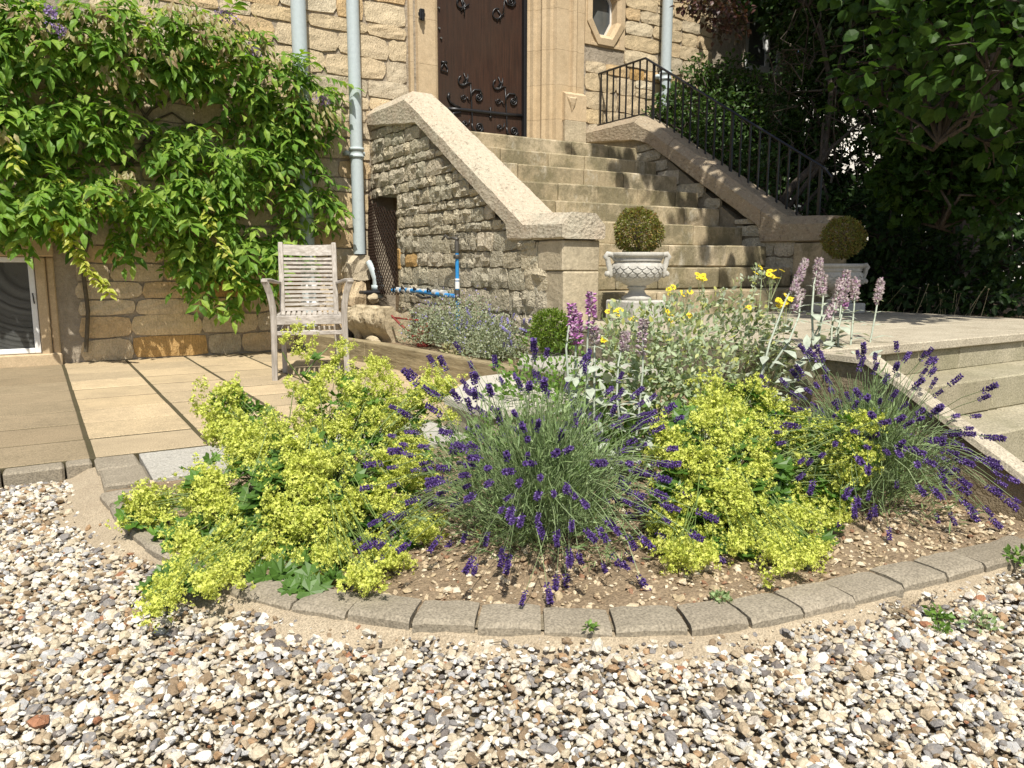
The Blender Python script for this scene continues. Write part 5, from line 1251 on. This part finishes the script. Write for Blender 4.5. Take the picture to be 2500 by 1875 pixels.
# ---- brachyglottis (grey felted leaves, yellow daisies)
MT['felt'] = leaf_mat('grey_felted_leaf', [(.20,.26,.13), (.28,.34,.20), (.35,.40,.27), (.25,.32,.14), (.42,.46,.34), (.40,.40,.10), (.14,.19,.08)], .2, .8, under=(.46,.49,.38))
MT['yellow'] = leaf_mat('yellow_petal', [(.80,.62,.02), (.85,.70,.03), (.75,.55,.02)], .2, .6, tmul=1.1)
MT['yellow_eye'] = plain('golden_eye', (.55,.33,.02), .8)
bg_ = empty('daisy_bush', (2.72, 3.0, .32), 'grey felted leaved daisy bush with a few bright yellow daisies below the urns', 'shrub')
pol = [(1450,800),(1480,730),(1560,740),(1640,700),(1720,720),(1790,690),(1850,720),(1930,770),(1975,860),(1960,930),(1880,950),(1800,930),(1730,960),(1650,1000),(1560,1010),(1500,960),(1470,900)]
cB = np.array([2.58, 2.85, .40]); rB = np.array([.50, .42, .45]); rp = random.Random(17); P1_, D1_, N1_, s1_ = [], [], [], []
for (x, y) in samp(pol, 3000, rp):
    P, h = ell_hit(x, y, cB, rB); n = (P-cB)/rB; P = P+(cB-P)*abs(rp.gauss(0, .13)); P1_.append(P); up = n/np.linalg.norm(n)
    D1_.append(up*.5+np.array([rp.gauss(0, .6), rp.gauss(0, .6), rp.gauss(.35, .5)])); N1_.append(up+np.array([rp.gauss(0, .5), rp.gauss(0, .5), .8])); s1_.append(rp.uniform(.026, .046))
P1_ = np.array(P1_); o_ = np.argsort(np.linalg.norm(P1_-CAM, axis=1)); tvb, tfb = lance(.23, .03, .06, .5); lmb = [mk_mesh('leaf', *lance(.21+.02*i, .03, .05+.03*i, .5), MT['felt']) for i in range(4)]
MT_f = MT['felt']; R_ = frames(np.array(D1_), np.array(N1_)); big = [i for i in o_[:1100:4]][:280]
for i in big: obj('leaf', rp.choice(lmb), P1_[i], bg_, Matrix(R_[i]).to_euler(), (s1_[i]*1.08,)*3)
ii = np.array([i for i in range(len(P1_)) if i not in set(big)]); V, F = batch(tvb, tfb, R_[ii], P1_[ii], np.array(s1_)[ii]); wobj('foliage', V, F, MT['felt'], bg_, kind='stuff')
st = MB()
def daisies(x, y, n, sp, root, Y, stem_to=None, r=rp):
    for k in range(n):
        P = on_y(x+r.gauss(0, sp), y+r.gauss(0, sp*.55), Y+r.uniform(-.05, .05)); ds_ = MB()
        nrm = np.array([r.gauss(-.1, .35), -.55+r.gauss(0, .3), .8]); nrm /= np.linalg.norm(nrm); u = np.cross(nrm, [0, 0, 1.]); u /= np.linalg.norm(u); v = np.cross(nrm, u); V = []; F = []
        npet = 11
        for j in range(npet):
            a = 2*math.pi*j/npet; e = u*math.cos(a)+v*math.sin(a); t = -u*math.sin(a)+v*math.cos(a); R0, R1 = .004, .0225
            b0 = len(V); V += [P+e*R0, P+e*R1*.6+t*.0046+nrm*.001, P+e*R1, P+e*R1*.6-t*.0046+nrm*.001]; F.append((b0, b0+3, b0+2, b0+1))
        ds_.add(V, F, 0); b0 = len(V); ring_ = [P+(u*math.cos(q*math.pi/3)+v*math.sin(q*math.pi/3))*.0062+nrm*.0015 for q in range(6)]+[P+nrm*.004]; ds_.add(ring_, [(q, (q+1) % 6, 6) for q in range(6)]+[(6, (q+1) % 6, q) for q in range(6)], 1)
        ds_.build('daisy', [MT['yellow'], MT['yellow_eye']], root)
        st.tube([P, P-np.array([0, 0, .03]), on_y(x, y+70, Y)], [.001, .0012, .0016], 4, cap=False)
for (x, y, n, sp, Y) in ((1500,760,7,14,3.05),(1660,705,7,15,3.2),(1712,676,7,13,3.2),(1882,664,8,14,3.1),(1918,736,9,15,2.9),(1640,765,5,10,2.95),(1638,780,3,8,2.9),(1548,778,2,5,2.9),(1470,830,2,6,2.8),(1820,750,2,6,2.9),(1680,772,2,8,2.8)):
    daisies(x, y, n, sp, bg_, Y)
# pale budded stems
for (x, y) in ((1845,655),(1810,685),(1838,685),(1765,710),(1880,690),(1720,720),(1860,670)):
    p = on_y(x, y, 3.1); q = on_y(x-10, y+110, 3.05); st.tube([q, (p+q)/2+[.005, 0, 0], p], [.003, .0025, .0018], 5, cap=False)
    nn = 34; t = rng.random(nn); PP = q+(p-q)*t[:, None]+rng.normal(0, .006, (nn, 3)); PP[:16] = p+rng.normal(0, .010, (16, 3))
    V, F = batch(tvb, tfb, frames(rdir(nn)+np.array([0, 0, .6]), rdir(nn)), PP, rng.uniform(.014, .034, nn)); wobj('bud_leaves', V, F, MT['felt'], bg_, kind='stuff')
st.build('stems', MT['felt'], bg_, kind='stuff')

# ---- lamb's ear stalks
MT['wool'] = leaf_mat('woolly_white_leaf', [(.32,.37,.28), (.42,.46,.37), (.37,.41,.33)], .15, .9, spec=.1, tmul=1.1)
MT['pinkf'] = leaf_mat('pink_mauve_floret', [(.50,.38,.42), (.60,.50,.52), (.44,.38,.35), (.46,.26,.42), (.58,.54,.50), (.36,.29,.27), (.50,.44,.40)], .15, .8)
MT['pinkd'] = leaf_mat('bright_mauve_floret', [(.38,.10,.34), (.48,.22,.44), (.55,.42,.50), (.30,.10,.28)], .15, .8)
def ear_leaf():
    V = [(0,0,0), (-.14,.25,.03), (0,.25,0), (.14,.25,.03), (-.20,.55,.04), (0,.55,.02), (.20,.55,.04), (-.10,.82,-.06), (0,.84,-.05), (.10,.82,-.06), (0,1,-.14)]
    return np.array(V, float), tri([(0,2,1),(0,3,2),(1,2,5,4),(2,3,6,5),(4,5,8,7),(5,6,9,8),(7,8,10),(8,9,10)])
EL = ear_leaf(); elm = mk_mesh('leaf', EL[0], EL[1], MT['wool'], True)
def pspike(seed, L):
    r = np.random.default_rng(seed); P = []; D = []; nw = int(L/.013)
    for k in range(nw):
        z = k*.013; rad = .018*(1-.5*(k/nw)**2)*(1 if k > 1 else .8)
        if k < 2 and seed % 2: z -= .012*(2-k)
        for j in range(16): a = r.uniform(0, 6.28); P.append((rad*.45*math.cos(a), rad*.45*math.sin(a), z+r.normal(0, .002))); D.append((math.cos(a), math.sin(a), r.normal(.25, .35)))
    n = len(P); tv = np.array([(0,0,0), (.32,.5,0), (0,.5,.28), (-.32,.5,0), (0,.5,-.28), (.2,1.0,.05), (-.2,1,-.05)]); tf = np.array([(0,2,1),(0,3,2),(0,4,3),(0,1,4),(1,2,5),(2,3,6),(3,4,6),(4,1,5),(2,6,5),(4,5,6)])
    return batch(tv, tf, frames(np.array(D), np.tile([[.1,.2,1.]], (n, 1))), np.array(P), r.uniform(.014, .021, n))
def ear_stalk(root, top, foot, L, mat, Y0, Y1, seed, nl=5):
    r = random.Random(seed); p = on_y(*top, Y0); q = on_y(*foot, Y1); e = empty('flower_stem', q, parent=root); d = (p-q); ln = np.linalg.norm(d); dn = d/ln
    bow = np.array([r.gauss(0, .018), r.gauss(0, .018), 0]); pts = [q, q+d*.33+bow, q+d*.66+bow, p-dn*L*.2]
    V, F = tube(pts, [.0055, .005, .0042, .003], 6); wobj('stem', V, F, MT['wool'], e, True)
    L = L*1.75; V, F = pspike(seed, L); obj('flower_spike', mk_mesh('flower_spike', V, F, MT[mat]), p-dn*L, e, Vector(dn).to_track_quat('Z', 'Y').to_euler())
    for k in range(nl):
        t = 1-(L+.02)/ln-k*(.8/nl)*(1-(L)/ln)
        if t < .05: break
        base = q+d*t+bow*.7; a0 = r.uniform(0, 6.28)
        for s_ in (0, math.pi):
            dr = np.array([math.cos(a0+s_), math.sin(a0+s_), .25-.08*k+r.gauss(0, .15)]); s = (.045+.018*k)*r.uniform(.8, 1.2); R = frames(dr[None], np.array([[0, 0, 1.]]))[0]; obj('leaf', elm, base, e, Matrix(R).to_euler(), (s*.95, s, s))
ea = empty('lambs_ear', (1.95, 2.45, .2), 'left clump of silvery lamb\'s ear with pink flower spikes behind the middle lavender', 'flowering plant', 'silvery lambs ear clumps')
for i, (t, f, L, m_) in enumerate((((1395,735),(1420,1080),.085,'pinkd'), ((1443,705),(1440,1090),.080,'pinkd'), ((1452,790),(1450,1060),.05,'pinkf'), ((1572,775),(1535,1180),.075,'pinkf'), ((1527,805),(1515,1050),.055,'pinkf'), ((1408,760),(1425,1100),.06,'pinkd'))):
    ear_stalk(ea, t, f, L, m_, 2.5, 2.35, 40+i)
eb = empty('lambs_ear', (2.75, 2.35, .3), 'right clump of silvery lamb\'s ear with tall pink spikes against the terrace', 'flowering plant', 'silvery lambs ear clumps')
for i, (t, f, L, m_) in enumerate((((1968,632),(1850,950),.13,'pinkf'), ((2000,628),(1985,830),.10,'pinkf'), ((2010,665),(1992,860),.085,'pinkf'), ((2068,657),(2045,900),.10,'pinkf'), ((2060,700),(1940,930),.16,'pinkf'), ((2052,678),(2030,880),.08,'pinkf'), ((2090,680),(2070,900),.075,'pinkf'), ((2152,680),(2105,930),.075,'pinkf'), ((1958,710),(1880,900),.09,'pinkf'), ((2062,730),(2040,820),.05,'pinkd'))):
    ear_stalk(eb, t, f, L, m_, 2.5, 2.3, 60+i)
for rt_, pol_, Y_, n_e in ((ea, [(1400,900),(1600,960),(1640,1150),(1480,1200),(1400,1080)], 2.4, 48), (eb, [(1900,850),(2080,830),(2140,900),(2080,960),(1930,980),(1880,930)], 2.3, 70)):
    for (x, y) in samp(pol_, n_e, rp):
        dr = np.array([rp.gauss(0, 1), rp.gauss(-.2, .8), rp.gauss(.1, .5)]); R = frames(dr[None], np.array([[rp.gauss(0, .3), -.3, 1.]]))[0]; s = rp.uniform(.06, .10); obj('leaf', elm, on_y(x, y, Y_+rp.uniform(-.1, .15)), rt_, Matrix(R).to_euler(), (s,)*3)

# ---- catmint, small box ball, low greenery
MT['cat_leaf'] = leaf_mat('grey_catmint_leaf', [(.24,.28,.17), (.33,.36,.24), (.18,.22,.12), (.42,.42,.30)], .2, .7)
MT['catf'] = leaf_mat('soft_violet_floret', [(.22,.19,.46), (.30,.26,.56), (.40,.36,.62)], .15, .7)
MT['green'] = leaf_mat('bright_green_leaf', [(.10,.20,.03), (.16,.28,.05), (.08,.15,.025), (.20,.30,.06)], .3, .5)
MT['dry'] = leaf_mat('dry_grass', [(.42,.36,.22), (.34,.29,.17), (.30,.31,.14)], .2, .8)
cm = empty('catmint', (2.95, 5.5, .3), 'grey-leaved catmint with small blue-violet flowers along the stair wall', 'flowering plant')
def mound(root, c, rad, n, tmpl, mat, smin, smax, name='foliage', seed=1, spread=.5, shell=.45, zmin=None):
    r = np.random.default_rng(seed); D = rdir(n, r); D[:, 2] = np.abs(D[:, 2]); k = r.random(n)**shell; P = np.array(c)+D*np.array(rad)*k[:, None]*(1+.12*np.sin(D@np.array([7, 5, 6.])))[:, None]
    if zmin is not None: P[:, 2] = np.maximum(P[:, 2], zmin)
    V, F = batch(tmpl[0], tmpl[1], frames(D+r.normal(0, spread, (n, 3)), D+r.normal(0, .6, (n, 3))+np.array([0, 0, .4])), P, r.uniform(smin, smax, n)); return wobj(name, V, F, MT[mat], root, kind='stuff')
for i, c in enumerate(((2.90, 6.05, .34), (2.93, 5.75, .36), (2.97, 5.45, .36), (2.97, 5.15, .34), (2.92, 4.95, .32))):
    mound(cm, c, (.26, .30, (.32, .40, .38, .32, .26)[i]), 2300, lance(.34, .05, .1), 'cat_leaf', .012, .026, seed=70+i, shell=.5)
    mound(cm, (c[0], c[1], c[2]+.04), (.28, .32, (.34, .42, .42, .36, .28)[i]), 150, lance(.3, .05, .1), 'catf', .008, .018, 'flowers', 80+i, shell=.2)
st2 = MB()
for _ in range(70):
    i = rp.randrange(5); c = ((2.90, 6.05, .30), (2.93, 5.75, .30), (2.97, 5.45, .31), (2.97, 5.15, .31), (2.92, 4.95, .30))[i]; a = rp.uniform(0, 6.28); e = rp.uniform(.3, 1.4); L = rp.uniform(.2, .42); d = np.array([math.cos(a)*math.cos(e), math.sin(a)*math.cos(e), math.sin(e)])*L; p = np.array(c)+d; st2.tube([c, np.array(c)+d*.6, p], .0015, 3, cap=False)
    if e > .9:
        V, F = SPK[0]; 
st2.build('stems', MT['cat_leaf'], cm, kind='stuff')
fl = []
for (x, y) in samp([(1060,700),(1180,650),(1300,690),(1310,760),(1250,860),(1100,820),(1020,760)], 60, rp): fl.append(on_x(x, y, 2.85+rp.uniform(0, .15)))
fl = [p for p in fl if p[2] < .66]; V, F = join([batch(SPK[i % 9][0], SPK[i % 9][1], np.array(Euler((rp.gauss(0, .5), rp.gauss(0, .5), 0)).to_matrix())[None], p[None], [rp.uniform(.6, 1.1)]) for i, p in enumerate(fl)]); wobj('flower_spikes', V, F, MT['catf'], cm, kind='stuff')
cbx = on_y(1345, 805, 4.25); box_ball((cbx[0], cbx[1], cbx[2]), .135, 3600, 'box_green', 'small bright green box ball beside the catmint in the bed', core=.75)
def tuft(px_, py_, Y, r_, n, mat, label, cat='weed', tm=None, name='weed', z=None, smin=.012, smax=.03):
    P = on_y(px_, py_, Y) if z is None else on_z(px_, py_, z); root = empty(name, P, label, cat); mound(root, P, (r_, r_, r_*.9), n, tm or lance(.3, .05, .1), mat, smin, smax, seed=int(px_+py_)); return root
tuft(930, 812, 7.0, .13, 260, 'green', 'low fresh green weed in front of the carved trough', z=None, smin=.03, smax=.05)
tuft(1110, 870, 5.4, .12, 200, 'dry', 'dry straw coloured grass tuft on the timber edged bed', smin=.02, smax=.05)
tuft(1220, 880, 5.0, .12, 240, 'green', 'yellowish low creeper at the foot of the catmint', smin=.012, smax=.025)
tuft(1440, 1535, 1, .018, 34, 'green', 'tiny green seedling against the front of the kerb', z=.07, smin=.008, smax=.018)
tuft(1757, 1465, 1, .028, 90, 'lav_leaf', 'small feathery grey-green weed behind the kerb', z=.075, smin=.008, smax=.018)
tuft(2287, 1510, 1, .035, 60, 'green', 'bright green seedling in the gravel outside the kerb, right', z=.03, smin=.012, smax=.026)
tuft(2300, 1540, 1, .022, 36, 'green', 'lower of two small green seedlings in the right-hand gravel', z=.03, smin=.01, smax=.02)
tuft(2390, 1530, 1, .045, 70, 'lav_leaf', 'sparse dull green weed on the gravel near the right edge', z=.03, smin=.01, smax=.02)
tuft(2490, 1375, 1, .05, 90, 'green', 'leafy green weed by the kerb at the right picture edge', z=.05, smin=.012, smax=.03)
# filler greenery between the clumps
gc = empty('ground_cover', (2.0, 2.6, .15), 'mixed green low growth among the flowers', 'ground cover', kind='stuff')
for i, (c, rad, n, mat) in enumerate((((2.2, 2.65, .16), (.45, .4, .26), 1500, 'green'), ((1.75, 2.9, .12), (.35, .35, .2), 700, 'green'), ((2.6, 2.2, .18), (.35, .35, .25), 900, 'felt'), ((2.35, 3.35, .3), (.4, .35, .25), 900, 'green'), ((3.0, 4.3, .45), (.2, .3, .2), 400, 'green'))):
    mound(gc, c, rad, n, lance(.28, .05, .1), mat, .02, .045, seed=90+i)
mound(gc, (2.35, 2.6, .2), (.4, .35, .3), 500, lance(.28, .05, .1), 'lav_leaf', .02, .045, seed=99)
# ============================================================ GARDEN BEHIND, RIGHT
V = [(6.25, -3, -.05), (40, -3, .2), (40, 40, .6), (6.30, 40, .60), (6.25, 4.4, .60), (6.25, 2.2, .5)]
gxx, gyy = np.meshgrid(np.linspace(6.26, 40, 40), np.linspace(-6, 7.93, 30)); gzz = np.where(gyy > 1.8, .57, .57-.6*sm((1.8-gyy)/2))+rng.normal(0, .012, gxx.shape)
nx_ = 40; V = np.stack([gxx, gyy, gzz], -1).reshape(-1, 3); F = [(j*nx_+i, j*nx_+i+1, (j+1)*nx_+i+1, (j+1)*nx_+i) for j in range(29) for i in range(nx_-1)]
obj('garden_earth', mk_mesh('garden_earth', V, F, MT['soil'], True), kind='structure')
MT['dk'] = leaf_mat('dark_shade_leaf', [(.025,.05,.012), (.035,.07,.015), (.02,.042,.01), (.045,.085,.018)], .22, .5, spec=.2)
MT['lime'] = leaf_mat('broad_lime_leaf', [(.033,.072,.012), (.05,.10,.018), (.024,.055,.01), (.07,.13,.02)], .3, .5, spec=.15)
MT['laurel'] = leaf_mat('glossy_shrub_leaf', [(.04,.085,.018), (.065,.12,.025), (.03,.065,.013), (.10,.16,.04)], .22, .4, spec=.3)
MT['bronze'] = leaf_mat('purple_brown_leaf', [(.07,.03,.03), (.10,.045,.035), (.05,.025,.022), (.06,.05,.02)], .25, .45)
def tree(name, base, trunk, clumps, tmpl, mat, size, label, seed, branches=True, cat='tree', wig=.5, dens=1.0, big=None, tr=.1):
    """clumps: (centre, radii, count)"""
    r = np.random.default_rng(seed); root = empty(name, base, label, cat); mb = MB(); base = np.array(base, float)
    if trunk is not None:
        T = np.array(trunk, float); mb.tube(list(T), np.linspace(tr, tr*.45, len(T)), 10); mb.build('trunk', MT['bark'], root, True)
    bb = MB(); start = np.array(trunk[-2] if trunk is not None else np.mean([np.array(c_[0], float) for c_ in clumps], 0)-[0, 0, .5], float); P = []; Dd = []
    for (c, rad, n) in clumps:
        n = int(n*dens); c = np.array(c, float); rad = np.array(rad, float); D = rdir(n, r); k = r.random(n)**.42; lump = 1+.22*np.sin(D@r.normal(size=3)*4+r.uniform(0, 6))
        P.append(c+D*rad*(k*lump)[:, None]); Dd.append(D)
        if branches:
            m = (start+c)/2+r.normal(0, .12, 3); bb.tube([start, m, c], [.018, .012, .008], 5, cap=False)
            for _ in range(7): e = c+rdir(1, r)[0]*rad*.8; bb.tube([m*.3+c*.7, (c+e)/2+r.normal(0, .05, 3), e], [.011, .007, .003], 4, cap=False)
    P = np.concatenate(P); Dd = np.concatenate(Dd); n = len(P)
    dirs = Dd*.6+r.normal(0, wig, (n, 3))+np.array([0, 0, -.25]); nn = np.array([0, -.25, 1.])+r.normal(0, .5, (n, 3)); s = r.uniform(size*.65, size*1.25, n)
    if big:
        o_ = np.argsort(np.linalg.norm(P-CAM, axis=1)); vis_ = [i for i in o_ if (lambda q: -20 < q[0] < 2520 and -20 < q[1] < 900)(pix(P[i]))][:big]; R = frames(dirs, nn); lm = [mk_mesh('leaf', tmpl[0]*np.array([q, 1, 1]), tmpl[1], MT[mat]) for q in (.9, 1, 1.1)]
        for i in vis_: obj('leaf', lm[int(i) % 3], P[i], root, Matrix(R[i]).to_euler(), (s[i],)*3)
        keep = np.ones(n, bool); keep[vis_] = False; P, dirs, nn, s = P[keep], dirs[keep], nn[keep], s[keep]
    V, F = batch(tmpl[0], tmpl[1], frames(dirs, nn), P, s); wobj('crown', V, F, MT[mat], root, kind='stuff')
    if branches: bb.build('branches', MT['bark'], root, True, kind='stuff')
    return root
RL = round_leaf(); LL = lance(.26, .06, .12, .45); LB = lobed(5, .3, .15)
# overhanging broad-leaved tree: high canopy that shades this corner
cl = []
rt2 = random.Random(77)
for gx_ in np.arange(6.05, 17.5, .60):
    for gy_ in np.arange(3.7, 14.0, .62):
        if gx_ < 9.0 and gy_ > 8.0: continue
        if gx_ < 9.6 and gy_ > 9.6: continue
        z = rt2.uniform(4.7, 6.2); t = z-.6; cl.append(((gx_-.33*t+rt2.gauss(0, .12), gy_-.58*t+rt2.gauss(0, .12), z), (.55, .55, .35), 84 if gx_ > 6.5 else (12 if gy_ > 4.8 else 60)))
tree('lime_tree', (8.6, 4.6, .57), [(8.6, 4.6, .55), (8.55, 4.62, 1.5), (8.7, 4.6, 2.6), (8.6, 4.5, 4.2), (8.6, 4.4, 5.0)], cl, (RL[0], RL[1]), 'lime', .19, 'tall dark-trunked tree whose canopy overhangs and shades the right of the terrace', 201, tr=.17)
# low boughs with big leaves, top right
c2 = []
for (x, y, D, rx, n) in ((2290,60,4.8,.45,170),(2440,120,4.4,.42,150),(2180,150,5.4,.40,130),(2390,-60,4.6,.5,190),(2150,-30,5.6,.5,170),(2330,220,5.0,.32,70),(2480,260,4.8,.35,90),(2120,230,5.6,.26,50),(2200,330,5.6,.18,22),(2490,20,4.5,.5,160),(2440,360,5.2,.25,40)):
    P = at_d(x, y, D); c2.append((P, (rx, rx, rx*.7), n))
tree('overhanging_bough', at_d(2500, -200, 5.2), None, c2, RL, 'lime', .088, 'nearest low boughs with broad rounded leaves at the top right corner', 202, big=280, wig=.35)
def shrub(name, specs, tmpl, mat, size, label, seed, base=None, trunk=None, tr=.05, big=None, wig=.5, branches=True):
    cs = [(at_d(x, y, D), (rx, rx, rz_), n) for (x, y, D, rx, rz_, n) in specs]; b = base if base is not None else (cs[0][0][0], cs[0][0][1], .57)
    return tree(name, b, trunk, cs, tmpl, mat, size, label, seed, tr=tr, big=big, cat='shrub', wig=wig, branches=branches)
# glossy shrub behind the railing
lc = [(on_x(x, y, X), (rx, rx, rz_), n) for (x, y, X, rx, rz_, n) in ((1640,250,7.15,.24,.22,330),(1700,200,7.6,.3,.3,460),(1790,190,8.1,.36,.3,520),(1650,300,7.1,.25,.28,380),(1740,290,7.5,.36,.35,800),(1840,320,7.8,.42,.4,800),(1760,400,7.1,.36,.4,800),(1690,350,7.1,.28,.3,480),(1860,440,7.2,.36,.4,700),(1820,260,8.0,.4,.4,700),(1930,370,7.9,.36,.35,400),(1930,500,7.2,.34,.34,400),(1600,285,6.75,.16,.12,110))]
tree('laurel_shrub', (7.3, 6.6, .57), None, lc, LL, 'laurel', .075, 'glossy green shrub crowding against the back of the iron railing', 203, big=200, cat='shrub')
# twiggy dark shrub
tw = [(at_d(1880, 560, 8.0)), (at_d(1930, 460, 8.1)), (at_d(2010, 380, 8.4)), (at_d(2030, 220, 8.6)), (at_d(2000, 60, 8.8))]
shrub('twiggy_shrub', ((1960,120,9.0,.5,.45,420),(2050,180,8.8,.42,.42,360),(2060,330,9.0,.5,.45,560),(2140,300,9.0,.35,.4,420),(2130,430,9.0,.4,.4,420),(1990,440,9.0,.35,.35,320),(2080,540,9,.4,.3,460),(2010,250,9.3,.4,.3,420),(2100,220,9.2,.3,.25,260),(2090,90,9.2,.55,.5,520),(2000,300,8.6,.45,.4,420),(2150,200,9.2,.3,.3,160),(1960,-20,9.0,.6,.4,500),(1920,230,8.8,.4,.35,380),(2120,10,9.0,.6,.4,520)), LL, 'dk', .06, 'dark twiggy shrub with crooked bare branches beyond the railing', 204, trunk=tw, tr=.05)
st3 = MB(); r5 = random.Random(55)
tb = empty('bare_branches', at_d(1900, 560, 7.9), 'crooked bare grey branches leaning behind the lower railing', 'shrub')
for _ in range(46):
    x, y = r5.uniform(1880, 2140), r5.uniform(80, 520); D = r5.uniform(7.6, 8.8); pts = [at_d(x, y, D)]
    for k in range(5): x += r5.gauss(6, 22); y += r5.gauss(-16, 24); pts.append(at_d(x, y, D+r5.gauss(0, .08)))
    st3.tube(pts, [.008, .007, .006, .005, .004, .002], 4, cap=False)
for path, rr0 in (([(1850,600),(1880,560),(1930,500),(1990,420),(2030,360),(2100,300)], .035), ([(1900,560),(1950,520),(2010,450)], .03), ([(1870,570),(1900,540),(1935,520),(1920,545)], .03), ([(2190,640),(2200,560),(2215,520)], .03), ([(2455,770),(2470,600),(2460,420)], .018), ([(2010,540),(2020,480),(2000,420),(2010,300)], .02)):
    st3.tube([at_d(x, y, 7.9) for x, y in path], [rr0*(1-.12*i) for i in range(len(path))], 6, cap=False)
st3.build('branch', MT['bark'], tb, True, kind='stuff')
# lobed shrub, bigger leaves, mid right
shrub('maple_shrub', ((2260,270,6.4,.34,.3,230),(2330,340,6.3,.38,.3,300),(2210,330,6.5,.3,.25,200),(2270,420,6.4,.36,.3,280),(2180,430,6.6,.28,.22,170),(2370,430,6.4,.32,.3,200),(2440,480,6.2,.28,.35,200),(2330,490,6.4,.28,.2,150),(2480,380,6.2,.3,.3,180),(2230,500,6.6,.25,.2,110)), LB, 'lime', .105, 'light green lobed-leaf shrub in front of the dark tree trunk', 205, big=280, wig=.35)
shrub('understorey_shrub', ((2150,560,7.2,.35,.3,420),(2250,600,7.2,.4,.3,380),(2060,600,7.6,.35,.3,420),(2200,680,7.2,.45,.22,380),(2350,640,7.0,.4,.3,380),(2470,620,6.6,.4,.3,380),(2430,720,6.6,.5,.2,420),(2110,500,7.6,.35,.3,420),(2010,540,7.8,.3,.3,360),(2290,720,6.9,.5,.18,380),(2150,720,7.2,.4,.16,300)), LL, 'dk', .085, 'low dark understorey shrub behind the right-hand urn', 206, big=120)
shrub('bronze_shrub', ((1745,20,8.3,.28,.22,240),(1790,50,8.4,.22,.2,160),(1700,10,8.3,.25,.1,130),(1740,-40,8.4,.4,.2,260),(1755,70,8.3,.10,.18,60)), (lance(.36, .05, .1)), 'bronze', .06, 'purple-brown leaved climber hanging down the house wall, top centre', 207, branches=False)
# dark masses behind
hg = []; r6 = random.Random(66)
for _ in range(64):
    x = r6.uniform(2080, 2700); y = r6.uniform(-150, 700); D = r6.uniform(9.0, 13)
    if x < 2330 and 130 < y < 640: continue
    hg.append((x, y, D, .9, .8, 400))
hg += [(1975, 330, 9.4, .35, .9, 900), (2200, 330, 9.4, .4, .8, 800), (2070, 200, 9.6, .5, .3, 500), (2080, 480, 9.4, .5, .25, 500), (1900, 620, 9.6, .5, .35, 500), (1980, 640, 9.6, .6, .3, 500), (2080, 660, 9.8, .6, .3, 500), (2200, 650, 9.8, .6, .4, 500), (1960, 20, 10, .7, .5, 500), (2060, -60, 10.5, .9, .6, 700), (2290, 560, 9.5, .7, .7, 700), (2330, 460, 10, .4, .5, 300), (2330, 340, 10, .4, .5, 300)]
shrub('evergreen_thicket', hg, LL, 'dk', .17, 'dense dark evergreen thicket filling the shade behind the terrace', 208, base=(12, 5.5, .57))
# dead flower stems at the terrace edge
st4 = MB(); de = empty('dry_stems', (6.4, 3.7, .58), 'dry seed-head stems leaning at the back edge of the terrace', 'dead flower stems')
for _ in range(26):
    x = r5.uniform(2130, 2400); p = on_x(x, 765+.05*(x-2130), 6.45+r5.random()*.3); p[2] = .58; q = p+np.array([r5.gauss(.05, .06), r5.gauss(-.05, .08), r5.uniform(.08, .26)]); st4.tube([p, (p+q)/2+[.01, 0, .01], q], [.003, .0025, .002], 4, cap=False)
    V, F = ico(0); st4.add(V*.008+q, F)
st4.build('stems', MT['dry'], de, kind='stuff')
# sunlit neighbouring building beyond the garden
MT['pale'] = stone_mat('pale_render', [(.80,.77,.70), (.80,.77,.70)], bump=.004, tool=False, pat=.3, patina=(.6,.54,.42))
nb = empty('far_building', (19, 15, 0), 'pale sunlit stone building glimpsed through gaps in the trees', 'building')
V, F = cbox((15, 14, -.1), (40, 22, 6.2)); wobj('wall', V, F, MT['pale'], nb)
V, F = cbox((14.9, 13.8, 3.2), (40, 14.02, 3.4), .02); wobj('string_course', V, F, MT['pale'], nb)
V = [(18.2, 13.7, 3.4), (21.8, 13.7, 3.4), (20, 13.7, 4.4), (18.2, 14.05, 3.4), (21.8, 14.05, 3.4), (20, 14.05, 4.4)]; wobj('gable', V, [(0,1,2), (5,4,3), (0,2,5,3), (1,4,5,2), (0,3,4,1)], MT['pale'], nb)
for x in (17.0, 19.6, 22.2, 25):
    V, F = cbox((x, 13.9, 1.2), (x+.9, 13.99, 2.8), .01); f_ = wobj('window', V, F, MT['white'], nb); V, F = cbox((x+.08, 13.88, 1.28), (x+.82, 13.895, 2.72)); wobj('pane', V, F, MT['glass'], f_)
# twigs, straws, clods and a stone lying on the gravel

lit = MB(); r7 = random.Random(70)
for _ in range(46):
    x, y = r7.uniform(-.8, 2.6), r7.uniform(.9, 2.6)
    if inpoly(x, y, BED): continue
    a = r7.uniform(0, 3.14); L = r7.uniform(.03, .11); z = float(gz(x, y))+.024; lit.tube([(x, y, z), (x+L*.5*math.cos(a), y+L*.5*math.sin(a), z+.006), (x+L*math.cos(a+.3), y+L*math.sin(a+.3), z)], .0013, 4, cap=False)
lit.build('twig_litter', MT['twig'], None, label='thin dry twigs and straws lying on the gravel', kind='stuff')
for i, (x, y, s_, lb) in enumerate(((1760, 1690, .020, 'dark brown earth clod among the pebbles, lower right'), (1925, 1570, .016, 'small dark earth clod on the sand near the kerb'), (298, 1362, .018, 'single slate-grey stone by the sandy strip, left'))):
    P = on_z(x, y, .03); V, F = blob(P, (s_, s_*.8, s_*.6), 30+i, 2, .25); wobj('clod' if i < 2 else 'stone', V, F, MT['soil'] if i < 2 else plain('slate_grey', (.16,.16,.17), .8, .2, bump=.003), label=lb, cat='clod' if i < 2 else 'stone')
